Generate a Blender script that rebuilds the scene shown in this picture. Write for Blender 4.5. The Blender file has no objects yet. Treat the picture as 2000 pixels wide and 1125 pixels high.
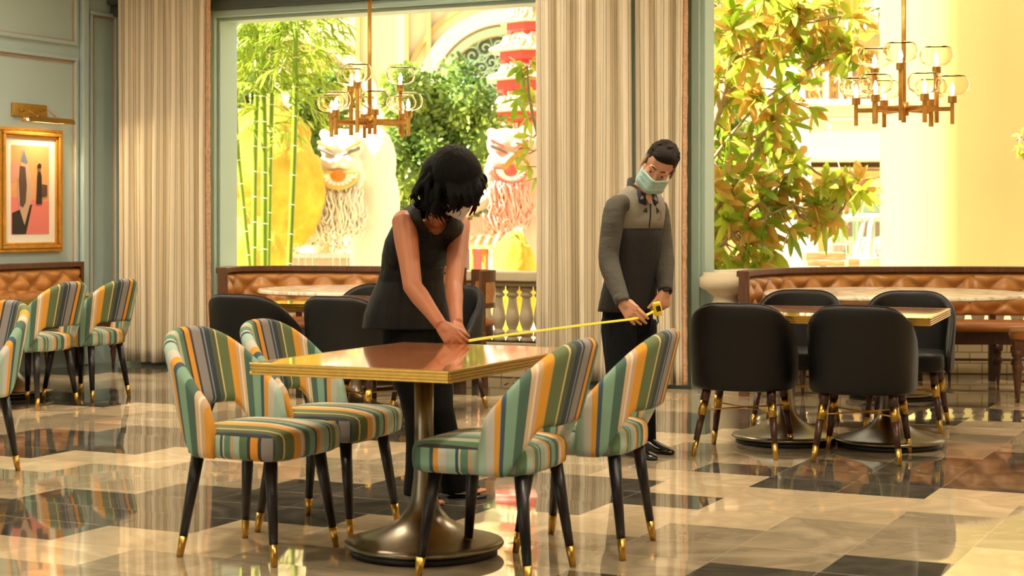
import bpy, math, random
from mathutils import Vector, Matrix
random.seed(7)
S = bpy.context.scene
COL = S.collection
PI = math.pi
R = math.radians
# ---------------------------------------------------------------- camera, light, exposure
CH, HOR, FPX = 1.285, 428.0, 3350.0          # camera height, horizon row, focal length in pixels
cam = bpy.data.cameras.new('camera'); cam_o = bpy.data.objects.new('camera', cam); COL.objects.link(cam_o)
cam_o.location = (0, 0, CH); cam_o.rotation_euler = (R(90), 0, 0)
cam.sensor_width = 36; cam.lens = FPX*36/2000; cam.shift_y = -(562.5-HOR)/2000
cam.clip_end = 300
cam.dof.use_dof = True; cam.dof.focus_distance = 9.2; cam.dof.aperture_fstop = 4.5
S.camera = cam_o
S.view_settings.view_transform = 'Standard'; S.view_settings.look = 'None'
S.view_settings.exposure = 0.0; S.view_settings.gamma = 1; S.view_settings.use_curve_mapping = False
wd = bpy.data.worlds.new('sky'); S.world = wd; wd.use_nodes = True
bg = wd.node_tree.nodes['Background']; bg.inputs[0].default_value = (1.0, .93, .79, 1); bg.inputs[1].default_value = 2.1
def light(name, kind, loc, energy, col, **k):
    l = bpy.data.lights.new(name, kind); l.energy = energy; l.color = col
    o = bpy.data.objects.new(name, l); COL.objects.link(o); o.location = loc
    for a, b in k.items(): setattr(l, a, b)
    return o
sun = light('sun', 'SUN', (0, 0, 20), 26, (1, .93, .79), angle=R(2))
sun.rotation_euler = Vector((-.66, -.16, .73)).to_track_quat('Z', 'Y').to_euler()

# ---------------------------------------------------------------- helpers
def s2l(c):
    if isinstance(c, str):
        c = c.lstrip('#'); c = [int(c[i:i+2], 16)/255 for i in (0, 2, 4)]
    return tuple((x/12.92 if x <= .04045 else ((x+.055)/1.055)**2.4) for x in c[:3])+(1,)
def newmat(name):
    m = bpy.data.materials.new(name); m.use_nodes = True
    nt = m.node_tree; return m, nt, nt.nodes['Principled BSDF']
def N(nt, t, **k):
    n = nt.nodes.new(t)
    for a, b in k.items():
        if a.startswith('i_'):
            key = a[2:]; key = int(key) if key.isdigit() else key.replace('_', ' ')
            n.inputs[key].default_value = b
        else: setattr(n, a, b)
    return n
def ramp(nt, stops, interp='LINEAR'):
    r = nt.nodes.new('ShaderNodeValToRGB'); cr = r.color_ramp; cr.interpolation = interp
    while len(cr.elements) > 1: cr.elements.remove(cr.elements[-1])
    cr.elements[0].position = stops[0][0]; cr.elements[0].color = stops[0][1]
    for p, c in stops[1:]:
        e = cr.elements.new(p); e.color = c
    return r
def mat(name, col, rough=.5, metal=0, var=0, vscale=8, bump=0, bscale=60, stretch=(1, 1, 1), col2=None, bdist=.01, **k):
    """plain procedural material: base colour with noise variation and noise bump"""
    m, nt, b = newmat(name)
    b.inputs['Roughness'].default_value = rough; b.inputs['Metallic'].default_value = metal
    c = s2l(col); b.inputs['Base Color'].default_value = c
    for a, v in k.items():
        b.inputs[a.replace('_', ' ')].default_value = v
    tc = N(nt, 'ShaderNodeTexCoord'); mp = N(nt, 'ShaderNodeMapping'); mp.inputs['Scale'].default_value = stretch
    nt.links.new(tc.outputs['Object'], mp.inputs[0])
    if var or col2:
        n = N(nt, 'ShaderNodeTexNoise', i_Scale=vscale, i_Detail=5.0); nt.links.new(mp.outputs[0], n.inputs['Vector'])
        c2 = s2l(col2) if col2 else tuple(max(0, x*(1-var)) for x in c[:3])+(1,)
        r = ramp(nt, [(.35, c), (.65, c2)]); nt.links.new(n.outputs[0], r.inputs[0]); nt.links.new(r.outputs[0], b.inputs['Base Color'])
    if bump:
        n = N(nt, 'ShaderNodeTexNoise', i_Scale=bscale, i_Detail=4.0); nt.links.new(mp.outputs[0], n.inputs['Vector'])
        bp = N(nt, 'ShaderNodeBump', i_Strength=bump, i_Distance=bdist); nt.links.new(n.outputs[0], bp.inputs['Height']); nt.links.new(bp.outputs[0], b.inputs['Normal'])
    return m
class MB:
    def __init__(s, o=(0, 0, 0)): s.v = []; s.f = []; s.uv = []; s.o = Vector(o)
    def add(s, vs, fs, uv=None):
        n = len(s.v); s.v += [Vector(p)-s.o for p in vs]; s.f += [tuple(i+n for i in f) for f in fs]
        s.uv += [([uv[i] for i in f] if uv else None) for f in fs]
        return s
    def box(s, c, d, rz=0, rot=None):
        M = rot if rot else Matrix.Rotation(rz, 3, 'Z')
        vs = [Vector(c)+M@Vector((x*d[0]/2, y*d[1]/2, z*d[2]/2)) for z in (-1, 1) for y in (-1, 1) for x in (-1, 1)]
        return s.add(vs, [(0, 2, 3, 1), (4, 5, 7, 6), (0, 1, 5, 4), (2, 6, 7, 3), (0, 4, 6, 2), (1, 3, 7, 5)])
    def bar(s, a, b, w, h, up=(0, 0, 1)):
        a, b = Vector(a), Vector(b); d = (b-a); L = d.length; d.normalize()
        x = d.cross(Vector(up)); x = x.normalized() if x.length > 1e-4 else Vector((1, 0, 0)); z = x.cross(d)
        vs = [p+x*sx*w/2+z*sz*h/2 for p in (a, b) for sx, sz in ((-1, -1), (1, -1), (1, 1), (-1, 1))]
        return s.add(vs, [(3, 2, 1, 0), (4, 5, 6, 7), (0, 1, 5, 4), (1, 2, 6, 5), (2, 3, 7, 6), (3, 0, 4, 7)])
    def loft(s, loops, closed=True, caps=True, wrap=False, uv=None):
        n = len(loops[0]); vs = [p for l in loops for p in l]; fs = []; m = len(loops)
        for i in range(m if wrap else m-1):
            j = (i+1) % m
            for k in range(n if closed else n-1):
                k2 = (k+1) % n; fs.append((i*n+k, i*n+k2, j*n+k2, j*n+k))
        if caps and closed and not wrap:
            fs.append(tuple(range(n-1, -1, -1))); fs.append(tuple((m-1)*n+k for k in range(n)))
        return s.add(vs, fs, uv)
    def tube(s, pts, rad, n=10, flat=1.0, up=(0, 0, 1), caps=True):
        pts = [Vector(p) for p in pts]
        if not isinstance(rad, (list, tuple)): rad = [rad]*len(pts)
        loops = []; prev = None
        for i, p in enumerate(pts):
            d = (pts[min(i+1, len(pts)-1)]-pts[max(i-1, 0)]).normalized()
            x = prev if prev else d.cross(Vector(up))
            if x.length < 1e-3: x = d.cross(Vector((1, 0, 0)))
            x = (x-d*x.dot(d)).normalized(); prev = x; y = d.cross(x)
            loops.append([p+x*math.cos(2*PI*k/n)*rad[i]+y*math.sin(2*PI*k/n)*rad[i]*flat for k in range(n)])
        return s.loft(loops, caps=caps)
    def lathe(s, prof, c=(0, 0, 0), n=24, M=None):
        loops = []
        for r, z in prof:
            l = [Vector((r*math.cos(2*PI*k/n), r*math.sin(2*PI*k/n), z)) for k in range(n)]
            if M: l = [M@p for p in l]
            loops.append([p+Vector(c) for p in l])
        return s.loft(loops)
    def ell(s, c, r, M=None, n=14, m=9):
        prof = [(math.sin(PI*i/m) if 0 < i < m else .02, -math.cos(PI*i/m)) for i in range(m+1)]
        loops = []
        for a, z in prof:
            l = [Vector((a*math.cos(2*PI*k/n)*r[0], a*math.sin(2*PI*k/n)*r[1], z*r[2])) for k in range(n)]
            if M: l = [M@p for p in l]
            loops.append([p+Vector(c) for p in l])
        return s.loft(loops)
    def cap(s, a, ra, b, rb, n=12, flat=1.0, up=(0, 0, 1)):
        a, b = Vector(a), Vector(b); d = (b-a).normalized(); pts = []; rad = []
        for t in (-.98, -.8, -.5, 0): pts.append(a+d*ra*t); rad.append(ra*math.sqrt(1-t*t))
        for t in (0, .5, .8, .98): pts.append(b+d*rb*t); rad.append(rb*math.sqrt(1-t*t))
        return s.tube(pts, rad, n, flat, up)
    def chain(s, joints, flat=1.0, n=12, up=(0, 0, 1)):
        for (a, ra), (b, rb) in zip(joints[:-1], joints[1:]): s.cap(a, ra, b, rb, n, flat, up)
        return s
    def build(s, name, m, parent=None, smooth=True, bevel=0, seg=2, remesh=0, sm=0, solid=0, sub=0, loc=None, auto=None):
        me = bpy.data.meshes.new(name); me.from_pydata([tuple(p) for p in s.v], [], s.f)
        if any(u for u in s.uv):
            l = me.uv_layers.new(name='UVMap'); i = 0
            for f, u in zip(s.f, s.uv):
                for k in range(len(f)):
                    l.data[i].uv = u[k] if u else (0, 0); i += 1
        me.validate(); me.update()
        if smooth: me.polygons.foreach_set('use_smooth', [True]*len(me.polygons))
        for q in (m if isinstance(m, (list, tuple)) else [m]): me.materials.append(q)
        o = bpy.data.objects.new(name, me); COL.objects.link(o)
        if parent: o.parent = parent
        if loc: o.location = loc
        if remesh:
            r = o.modifiers.new('r', 'REMESH'); r.mode = 'VOXEL'; r.voxel_size = remesh; r.use_smooth_shade = True
        if sm: q = o.modifiers.new('s', 'SMOOTH'); q.iterations = sm; q.factor = .5
        if solid: q = o.modifiers.new('so', 'SOLIDIFY'); q.thickness = solid; q.offset = 0
        if bevel:
            q = o.modifiers.new('b', 'BEVEL'); q.width = bevel; q.segments = seg; q.limit_method = 'ANGLE'; q.angle_limit = R(40)
        if sub: q = o.modifiers.new('ss', 'SUBSURF'); q.levels = sub; q.render_levels = sub
        if smooth and (auto or bevel):
            try: me.set_sharp_from_angle(angle=R(auto or 35))
            except Exception: pass
        return o
def empty(name, loc, rz=0):
    o = bpy.data.objects.new(name, None); COL.objects.link(o); o.location = loc; o.rotation_euler = (0, 0, rz); o.empty_display_size = .2
    return o
def tag(o, label, cat, group=None, kind=None):
    o['label'] = label; o['category'] = cat
    if group: o['group'] = group
    if kind: o['kind'] = kind
    return o
def struct(o, label=None):
    o['kind'] = 'structure'
    if label: o['label'] = label
    return o
def dup(o, loc, rz, label, group=None):
    r = o.copy(); COL.objects.link(r); r.location = loc; r.rotation_euler = (0, 0, rz); r['label'] = label
    if group: r['group'] = group
    for ch in list(o.children):
        c = ch.copy(); COL.objects.link(c); c.parent = r
        for g in list(ch.children):
            d = g.copy(); COL.objects.link(d); d.parent = c
    return r
def W(px, py, Y): return Vector(((px-1000)*Y/FPX, Y, CH-(py-HOR)*Y/FPX))     # a point of the place from its sight line and distance
def lerp(a, b, t): return a+(b-a)*t
def sstep(a, b, x):
    t = min(1, max(0, (x-a)/(b-a))); return t*t*(3-2*t)
def interp(tab, x):
    if x <= tab[0][0]: return tab[0][1]
    for (a, p), (b, q) in zip(tab[:-1], tab[1:]):
        if x <= b: return lerp(p, q, (x-a)/(b-a))
    return tab[-1][1]
def catmull(P, n):
    P = [Vector(p) for p in P]; out = []
    for i in range(len(P)-1):
        p0 = P[max(i-1, 0)]; p1 = P[i]; p2 = P[i+1]; p3 = P[min(i+2, len(P)-1)]
        for k in range(n):
            t = k/n; out.append(.5*((2*p1)+(p2-p0)*t+(2*p0-5*p1+4*p2-p3)*t*t+(3*p1-p0-3*p2+p3)*t**3))
    out.append(P[-1]); return out
def resample(P, step):
    P = [Vector(p) for p in P]; L = [0]
    for a, b in zip(P[:-1], P[1:]): L.append(L[-1]+(b-a).length)
    n = max(2, int(round(L[-1]/step))+1); out = []; j = 0
    for i in range(n):
        t = L[-1]*i/(n-1)
        while j < len(P)-2 and L[j+1] < t: j += 1
        out.append(P[j].lerp(P[j+1], min(1, max(0, (t-L[j])/max(1e-9, L[j+1]-L[j])))))
    return out, L[-1]
# room frame: u runs along the window wall towards the right, v runs out through it
TH = R(25.5); UX = Vector((math.cos(TH), -math.sin(TH), 0)); VX = Vector((math.sin(TH), math.cos(TH), 0)); O = Vector((-3.59, 15.58, 0))
RZ = -TH
def P(u, v, z=0): return O+UX*u+VX*v+Vector((0, 0, z))
def colu(px, v):        # u where the sight column meets the plane v = const
    k = (px-1000)/FPX; a = O+VX*v; return (k*a.y-a.x)/(UX.x-k*UX.y)
def colv(px, u=0):
    k = (px-1000)/FPX; a = O+UX*u; return (k*a.y-a.x)/(VX.x-k*VX.y)
def zat(py, p): return CH-(py-HOR)*p.y/FPX
def rbox(mb, u0, u1, v0, v1, z0, z1): return mb.box(P((u0+u1)/2, (v0+v1)/2, (z0+z1)/2), (u1-u0, v1-v0, z1-z0), RZ)

# ---------------------------------------------------------------- materials
M = {}
M['wallgreen'] = mat('pale_green_paint', '#b9d0d2', .55, bump=.03, bscale=250)
M['framegreen'] = mat('grey_green_paint', '#a9c2b6', .5)
M['darkgreen'] = mat('dark_grey_green_paint', '#4c564c', .5)
M['copper'] = mat('copper_paint_line', '#c79a78', .5, metal=.1)
M['plaster'] = mat('cream_plaster', '#e8d6b4', .8)
M['ceil'] = mat('ceiling_paint', '#e3d9c6', .9)
M['brass'] = mat('brushed_brass', '#c9a04e', .28, metal=1, var=.15, vscale=40)
M['dbrass'] = mat('aged_brass', '#d9a24a', .35, metal=.6, var=.15, vscale=30)
M['bronze'] = mat('dark_brushed_bronze', '#8f8674', .3, metal=1, var=.2, vscale=30, stretch=(1, 1, .2))
M['steel'] = mat('polished_steel', '#b9b0a4', .2, metal=1)
M['blackwood'] = mat('black_lacquered_wood', '#141015', .35)
M['wood'] = mat('dark_walnut', '#4a2a1c', .35, col2='#32190f', vscale=14, stretch=(6, 6, .6))
M['wood2'] = mat('brown_stained_wood', '#6a4228', .4, col2='#523019', vscale=12, stretch=(5, 5, .8))
M['blackleather'] = mat('black_leather', '#080706', .42, bump=.25, bscale=300, Specular_IOR_Level=.35)
M['tan'] = mat('tan_leather', '#bd8445', .3, col2='#ad7436', vscale=10, bump=.15, bscale=220)
M['tanseat'] = mat('brown_leather_seat', '#a5662f', .32, bump=.1, bscale=200)
M['stone'] = mat('cream_stone', '#d6c8a8', .75, var=.08, vscale=5, bump=.1, bscale=40)
M['goldframe'] = mat('gilt_frame', '#d9a244', .35, metal=.75, var=.2, vscale=20, bump=.3, bscale=120)
M['white'] = mat('white_paint', '#d8d2c6', .6)
M['paper'] = mat('white_mat_board', '#f1ebe0', .8)
M['black'] = mat('black_plastic', '#0d0d0d', .5)
M['skinw'] = mat('warm_tan_skin', '#b06f4b', .5, var=.12, vscale=6, Subsurface_Weight=.08)
M['skinm'] = mat('light_skin', '#c58e6c', .5, var=.1, vscale=8, Subsurface_Weight=.08)
M['hairw'] = mat('black_hair', '#050302', .7, Specular_IOR_Level=.15, bump=.8, bscale=60, stretch=(1, 1, .25))
M['hairm'] = mat('dark_brown_hair', '#1a110b', .7, Specular_IOR_Level=.2, bump=.9, bscale=150, stretch=(1, 1, .5))
M['hairg'] = mat('greying_hair', '#6e6456', .7, bump=.9, bscale=200)
M['blacktop'] = mat('black_cloth', '#070606', .55, bump=.5, bscale=7, bdist=.05, stretch=(1, 1, .35), Specular_IOR_Level=.3)
M['blacktrouser'] = mat('black_trouser_cloth', '#050505', .8, bump=.3, bscale=12, Specular_IOR_Level=.2)
M['navy'] = mat('navy_trouser_cloth', '#0a0b11', .8, bump=.6, bscale=8, bdist=.06, stretch=(1, 1, .4), Specular_IOR_Level=.2)
M['maskblue'] = mat('pale_blue_mask', '#a3c6c0', .8, bump=.3, bscale=25, stretch=(1, 1, 3))
M['maskwhite'] = mat('white_mask', '#cfd4d4', .8)
M['heather'] = mat('grey_heather_knit', '#8b8678', .9, var=.25, vscale=220, bump=.3, bscale=16)
M['heatherdark'] = mat('dark_heather_knit', '#504d44', .9, var=.25, vscale=220, bump=.5, bscale=7, bdist=.03, stretch=(1, 1, 2.2))
M['charcoal'] = mat('charcoal_knit', '#1e1c1c', .9, var=.2, vscale=160, bump=.6, bscale=9, bdist=.06, stretch=(1, 1, .25))
M['navycollar'] = mat('navy_collar', '#1c2232', .8)
M['pinkshirt'] = mat('pale_pink_shirt', '#d9b3a6', .8)
M['yellow'] = mat('yellow_tape', '#e8c81c', .45)
M['shoe'] = mat('black_shoe_leather', '#0c0a09', .2)
M['orange_fringe'] = mat('orange_tassel_trim', '#e3b38c', .9, var=.3, vscale=60, bump=.8, bscale=90)
# glass with cheap transparency for thin globes
m, nt, b = newmat('clear_glass'); M['glass'] = m
b.inputs['Base Color'].default_value = (1, .96, .88, 1); b.inputs['Roughness'].default_value = .0; b.inputs['IOR'].default_value = 1.13
b.inputs['Transmission Weight'].default_value = 1
m, nt, b = newmat('glowing_bulb'); M['bulb'] = m
b.inputs['Emission Color'].default_value = (1, .8, .5, 1); b.inputs['Emission Strength'].default_value = 6
# striped upholstery
STR = [('#a9c4b4', 5), ('#c9c6bd', 4), ('#e0a13a', 3), ('#3f5a70', 2), ('#86ab94', 5), ('#4f6e60', 5), ('#d9bd9a', 2), ('#efe0c8', 1), ('#d2b08e', 2), ('#e2a038', 5),
       ('#66764f', 7), ('#dcc48a', 1), ('#56604a', 4), ('#38424a', 4), ('#8b95a0', 1), ('#38424a', 2), ('#8f8a88', 8), ('#3a3a3e', 2), ('#e09a30', 5), ('#3a3a3e', 2), ('#5c7a5a', 5), ('#a8bfae', 4), ('#c9a884', 2), ('#5d8a72', 4), ('#d6cba8', 1), ('#35566a', 2)]
def stripes(name, seq, rough=.85, scale=1.0, sat=1):
    m, nt, b = newmat(name); tot = sum(w for _, w in seq); p = 0; st = []
    for c, w in seq: st.append((p/tot, s2l(c))); p += w
    uv = N(nt, 'ShaderNodeUVMap'); sx = N(nt, 'ShaderNodeSeparateXYZ'); nt.links.new(uv.outputs[0], sx.inputs[0])
    mu = N(nt, 'ShaderNodeMath', operation='MULTIPLY', i_1=scale); nt.links.new(sx.outputs[0], mu.inputs[0])
    fr = N(nt, 'ShaderNodeMath', operation='FRACT'); nt.links.new(mu.outputs[0], fr.inputs[0])
    r = ramp(nt, st, 'CONSTANT'); nt.links.new(fr.outputs[0], r.inputs[0])
    nt.links.new(r.outputs[0], b.inputs['Base Color'])
    b.inputs['Roughness'].default_value = rough
    n = N(nt, 'ShaderNodeTexNoise', i_Scale=400.0); bp = N(nt, 'ShaderNodeBump', i_Strength=.15, i_Distance=.003)
    nt.links.new(n.outputs[0], bp.inputs['Height']); nt.links.new(bp.outputs[0], b.inputs['Normal'])
    return m
M['stripe'] = stripes('multicolour_striped_fabric', STR, scale=1/.62)
CUR = [('#ece0c8', 9), ('#8e9484', 1.3), ('#e2d4b6', 4), ('#7d8474', 1)]
M['curtain'] = stripes('cream_striped_curtain', CUR*1, scale=1/.075)
# translucent foliage
def leafmat(name, c1, c2, vs=3, tr=.5, rough=.35):
    m, nt, b = newmat(name)
    tc = N(nt, 'ShaderNodeTexCoord'); n = N(nt, 'ShaderNodeTexNoise', i_Scale=float(vs), i_Detail=3.0); nt.links.new(tc.outputs['Object'], n.inputs[0])
    r = ramp(nt, [(.4, s2l(c1)), (.6, s2l(c2))]); nt.links.new(n.outputs[0], r.inputs[0])
    nt.links.new(r.outputs[0], b.inputs['Base Color']); b.inputs['Roughness'].default_value = rough
    t = N(nt, 'ShaderNodeBsdfTranslucent'); nt.links.new(r.outputs[0], t.inputs[0])
    mx = N(nt, 'ShaderNodeMixShader', i_0=tr); nt.links.new(b.outputs[0], mx.inputs[1]); nt.links.new(t.outputs[0], mx.inputs[2])
    nt.links.new(mx.outputs[0], nt.nodes['Material Output'].inputs[0])
    return m
M['magleaf'] = leafmat('magnolia_leaf_green', '#86a626', '#bcc440', 2.2, .45)
M['magleaf2'] = leafmat('magnolia_leaf_brown_underside', '#c9a040', '#d9ae50', 2.2, .4, .6)
M['bamleaf'] = leafmat('bamboo_leaf', '#8ea42c', '#b4c24a', 3, .5)
M['treeleaf'] = leafmat('tree_leaf', '#48682a', '#93a848', 1.2, .3)
M['bamboo'] = mat('green_bamboo_culm', '#76921f', .35, col2='#8c9e2a', vscale=4, stretch=(1, 1, .3))
M['bamnode'] = mat('pale_bamboo_node', '#e6e0a0', .5)
M['bark'] = mat('grey_tan_bark', '#b59a70', .8, var=.3, vscale=15)
M['goldrock'] = mat('yellow_gravelly_surface', '#ab8a18', .9, col2='#c8ac3c', vscale=3, bump=1, bscale=18)
M['lionwhite'] = mat('white_statue_paint', '#d6cbb6', .7, bump=.5, bscale=8, bdist=.04)
M['lionshade'] = mat('pale_tan_statue_paint', '#d9b98e', .7)
M['red'] = mat('red_paint', '#d1453a', .6)
M['pink'] = mat('pink_statue_paint', '#e89a86', .65)
M['orangepaint'] = mat('orange_paint', '#e0862a', .6)
M['grn'] = mat('green_trim_paint', '#8fae8e', .6)
M['facade'] = mat('cream_stucco', '#cdbd98', .85)
M['facadeyellow'] = mat('yellow_ochre_stucco', '#b3935a', .85, var=.06, vscale=1.5)
M['roofcream'] = mat('cream_roof_tile', '#d2bd90', .7)
M['dark'] = mat('dark_interior', '#4a443c', .8)
M['darkglass'] = mat('dark_window', '#6b5a48', .2)
M['plank'] = mat('weathered_grey_planks', '#9c8f7a', .85, var=.3, vscale=6, stretch=(12, 12, .5))
M['crate'] = mat('pale_timber', '#c9a468', .8, col2='#a8814a', vscale=8, stretch=(1, 1, 6))
# marble table top, copper-coloured table top
m, nt, b = newmat('cream_marble'); M['marble'] = m
tc = N(nt, 'ShaderNodeTexCoord'); n = N(nt, 'ShaderNodeTexNoise', i_Scale=2.5, i_Detail=8.0, i_Distortion=2.0); nt.links.new(tc.outputs['Object'], n.inputs[0])
r = ramp(nt, [(.4, s2l('#efe2cc')), (.5, s2l('#cdbb9a')), (.56, s2l('#f2e8d6'))]); nt.links.new(n.outputs[0], r.inputs[0]); nt.links.new(r.outputs[0], b.inputs[0]); b.inputs['Roughness'].default_value = .15
M['tabletop'] = mat('polished_red_brown_laminate', '#c07a50', .07, col2='#b06a40', vscale=3, Coat_Weight=.6, Coat_Roughness=.03)
# floor: 0.3 m cells in diagonal stepped bands of pale and dark marble
m, nt, b = newmat('stepped_marble_tiles'); M['floor'] = m
tc = N(nt, 'ShaderNodeTexCoord'); mp = N(nt, 'ShaderNodeMapping'); mp.inputs['Rotation'].default_value = (0, 0, TH+R(0)); nt.links.new(tc.outputs['Object'], mp.inputs[0])
sx = N(nt, 'ShaderNodeSeparateXYZ'); nt.links.new(mp.outputs[0], sx.inputs[0])
def mth(op, a, b_=None, c_=None):
    q = N(nt, 'ShaderNodeMath', operation=op)
    for i, x in enumerate((a, b_, c_)):
        if x is None: continue
        if isinstance(x, (int, float)): q.inputs[i].default_value = x
        else: nt.links.new(x, q.inputs[i])
    return q.outputs[0]
CU, CV = .42, .36
cu = mth('DIVIDE', sx.outputs[0], CU); cv = mth('DIVIDE', sx.outputs[1], CV)
iu = mth('FLOOR', cu); iv = mth('FLOOR', cv)
dg = mth('SUBTRACT', iu, iv)
saw = mth('FLOORED_MODULO', mth('ADD', dg, 3), 9)
dark = mth('LESS_THAN', saw, 3.5)
sg = mth('FLOORED_MODULO', mth('ADD', iu, iv), 14)
brk = mth('GREATER_THAN', sg, 1.5)
dark = mth('MULTIPLY', dark, brk)
wn = N(nt, 'ShaderNodeTexWhiteNoise', noise_dimensions='2D'); cx = N(nt, 'ShaderNodeCombineXYZ'); nt.links.new(iu, cx.inputs[0]); nt.links.new(iv, cx.inputs[1]); nt.links.new(cx.outputs[0], wn.inputs[0])
nz = N(nt, 'ShaderNodeTexNoise', i_Scale=2.2, i_Detail=8.0, i_Distortion=1.5); nt.links.new(tc.outputs['Object'], nz.inputs[0])
light_r = ramp(nt, [(.3, s2l('#d2bc98')), (.5, s2l('#bba888')), (.7, s2l('#dcc8a4'))]); nt.links.new(nz.outputs[0], light_r.inputs[0])
dark_r = ramp(nt, [(.3, s2l('#3a3933')), (.5, s2l('#575348')), (.62, s2l('#3f3c36')), (.75, s2l('#77705f'))]); nt.links.new(nz.outputs[0], dark_r.inputs[0])
grey_r = ramp(nt, [(.3, s2l('#9c9078')), (.5, s2l('#877c66')), (.7, s2l('#aa9d84'))]); nt.links.new(nz.outputs[0], grey_r.inputs[0])
m0 = N(nt, 'ShaderNodeMix', data_type='RGBA'); nt.links.new(mth('MULTIPLY', mth('GREATER_THAN', saw, 5.5), .8), m0.inputs[0]); nt.links.new(light_r.outputs[0], m0.inputs[6]); nt.links.new(grey_r.outputs[0], m0.inputs[7])
mx = N(nt, 'ShaderNodeMix', data_type='RGBA'); nt.links.new(dark, mx.inputs[0]); nt.links.new(m0.outputs[2], mx.inputs[6]); nt.links.new(dark_r.outputs[0], mx.inputs[7])
hs = N(nt, 'ShaderNodeHueSaturation'); nt.links.new(mx.outputs[2], hs.inputs['Color']); nt.links.new(mth('MULTIPLY_ADD', wn.outputs[0], .25, .87), hs.inputs['Value'])
# joints
fu = mth('FRACT', cu); fv = mth('FRACT', cv)
ju = mth('MAXIMUM', mth('LESS_THAN', fu, .009), mth('GREATER_THAN', fu, .991)); jv = mth('MAXIMUM', mth('LESS_THAN', fv, .011), mth('GREATER_THAN', fv, .989))
ev = mth('FLOORED_MODULO', dg, 2); jt = mth('MAXIMUM', jv, mth('MULTIPLY', ju, ev))
mj = N(nt, 'ShaderNodeMix', data_type='RGBA'); nt.links.new(mth('MULTIPLY', jt, .35), mj.inputs[0]); nt.links.new(hs.outputs[0], mj.inputs[6]); mj.inputs[7].default_value = s2l('#e0cda8')
nt.links.new(mj.outputs[2], b.inputs['Base Color'])
b.inputs['Roughness'].default_value = .035; b.inputs['IOR'].default_value = 1.75; b.inputs['Specular IOR Level'].default_value = .6
# each tile lies a hair differently, so the reflections break at the joints
wn2 = N(nt, 'ShaderNodeTexWhiteNoise', noise_dimensions='2D'); nt.links.new(cx.outputs[0], wn2.inputs[0])
nd = N(nt, 'ShaderNodeVectorMath', operation='SUBTRACT'); nt.links.new(wn2.outputs['Color'], nd.inputs[0]); nd.inputs[1].default_value = (.5, .5, .5)
nz2 = N(nt, 'ShaderNodeTexNoise', i_Scale=1.6, i_Detail=2.0); nt.links.new(tc.outputs['Object'], nz2.inputs[0])
bp = N(nt, 'ShaderNodeBump', i_Strength=.07, i_Distance=.02); nt.links.new(nz2.outputs[0], bp.inputs['Height'])
sc = N(nt, 'ShaderNodeVectorMath', operation='SCALE'); nt.links.new(nd.outputs[0], sc.inputs[0]); sc.inputs['Scale'].default_value = .009
ad = N(nt, 'ShaderNodeVectorMath', operation='ADD'); nt.links.new(bp.outputs[0], ad.inputs[0]); nt.links.new(sc.outputs[0], ad.inputs[1])
nm = N(nt, 'ShaderNodeVectorMath', operation='NORMALIZE'); nt.links.new(ad.outputs[0], nm.inputs[0]); nt.links.new(nm.outputs[0], b.inputs['Normal'])

# ================================================================= SETTING
CZ = 4.3
mb = MB(); mb.add([(-9, -4, 0), (9, -4, 0), (9, 17.5, 0), (-9, 17.5, 0)], [(0, 1, 2, 3)])
struct(mb.build('floor', M['floor'], smooth=False), 'polished marble floor in stepped bands of cream and dark grey tiles')
mb = MB(); mb.add([(-60, 17.5, -.01), (70, 17.5, -.01), (70, 90, -.01), (-60, 90, -.01)], [(0, 1, 2, 3)])
struct(mb.build('ground', mat('sunlit_paving', '#e2cfa6', .8, var=.1, vscale=1), smooth=False))
# ceiling follows the window wall and the bay
BAY = [(1.55, 13.15), (1.95, 13.75), (2.6, 14.1), (3.6, 14.25), (5.6, 14.1)]
a0 = P(0, 0); a1 = P(5.5, .3)
mb = MB()
top = [(-9, -4), (8, -4), (8, 14.3)]+[(x, y+.2) for x, y in reversed(BAY)]+[tuple(P(5.2, .35)[:2]), tuple(P(-.4, .35)[:2]), tuple(P(-.4, -16)[:2])]
vs = [(x, y, CZ) for x, y in top]+[(x, y, CZ+.25) for x, y in top]; n = len(top)
mb.add(vs, [tuple(range(n-1, -1, -1)), tuple(range(n, 2*n))]+[(i, (i+1) % n, (i+1) % n+n, i+n) for i in range(n)])
struct(mb.build('ceiling', M['ceil'], smooth=False))
# left wall with raised panel mouldings
mb = MB(); rbox(mb, -.25, 0, -17, .35, 0, CZ)
wl = struct(mb.build('wall_left', M['wallgreen'], smooth=False), 'pale green panelled wall with copper edged mouldings')
def frame_on_left(v0, v1, z0, z1, w, d, m, name):
    mb = MB()
    for a, b_, c, e in ((v0, v1, z0, z0+w), (v0, v1, z1-w, z1), (v0, v0+w, z0+w, z1-w), (v1-w, v1, z0+w, z1-w)): rbox(mb, 0, d, a, b_, c, e)
    o = mb.build(name, m, wl, smooth=False, bevel=.006); return o
vp = colv(148); vq = colv(165)
z98 = zat(98, P(0, vp)); z128 = zat(128, P(0, vp))
zt1 = zat(90, P(0, vp)); zt2 = zat(112, P(0, vp))
for (v0, v1, z0, z1) in ((-6, vp, .35, zt2), (-6, vp, zt1, CZ-.2), (colv(172), colv(226), .35, zat(20, P(0, colv(172))))):
    frame_on_left(v0, v1, z0, z1, .035, .03, M['wallgreen'], 'panel_moulding')
    frame_on_left(v0+.055, v1-.03, z0+.03, z1-.045, .014, .014, M['copper'], 'copper_line')
mb = MB(); rbox(mb, 0, .05, colv(150)+.03, colv(166), 0, CZ-.1); mb.build('pilaster_strip', M['wallgreen'], wl, smooth=False, bevel=.01)
mb = MB(); rbox(mb, 0, .02, -12, .1, 0, .16); struct(mb.build('baseboard_left', M['wallgreen'], smooth=False))
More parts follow.
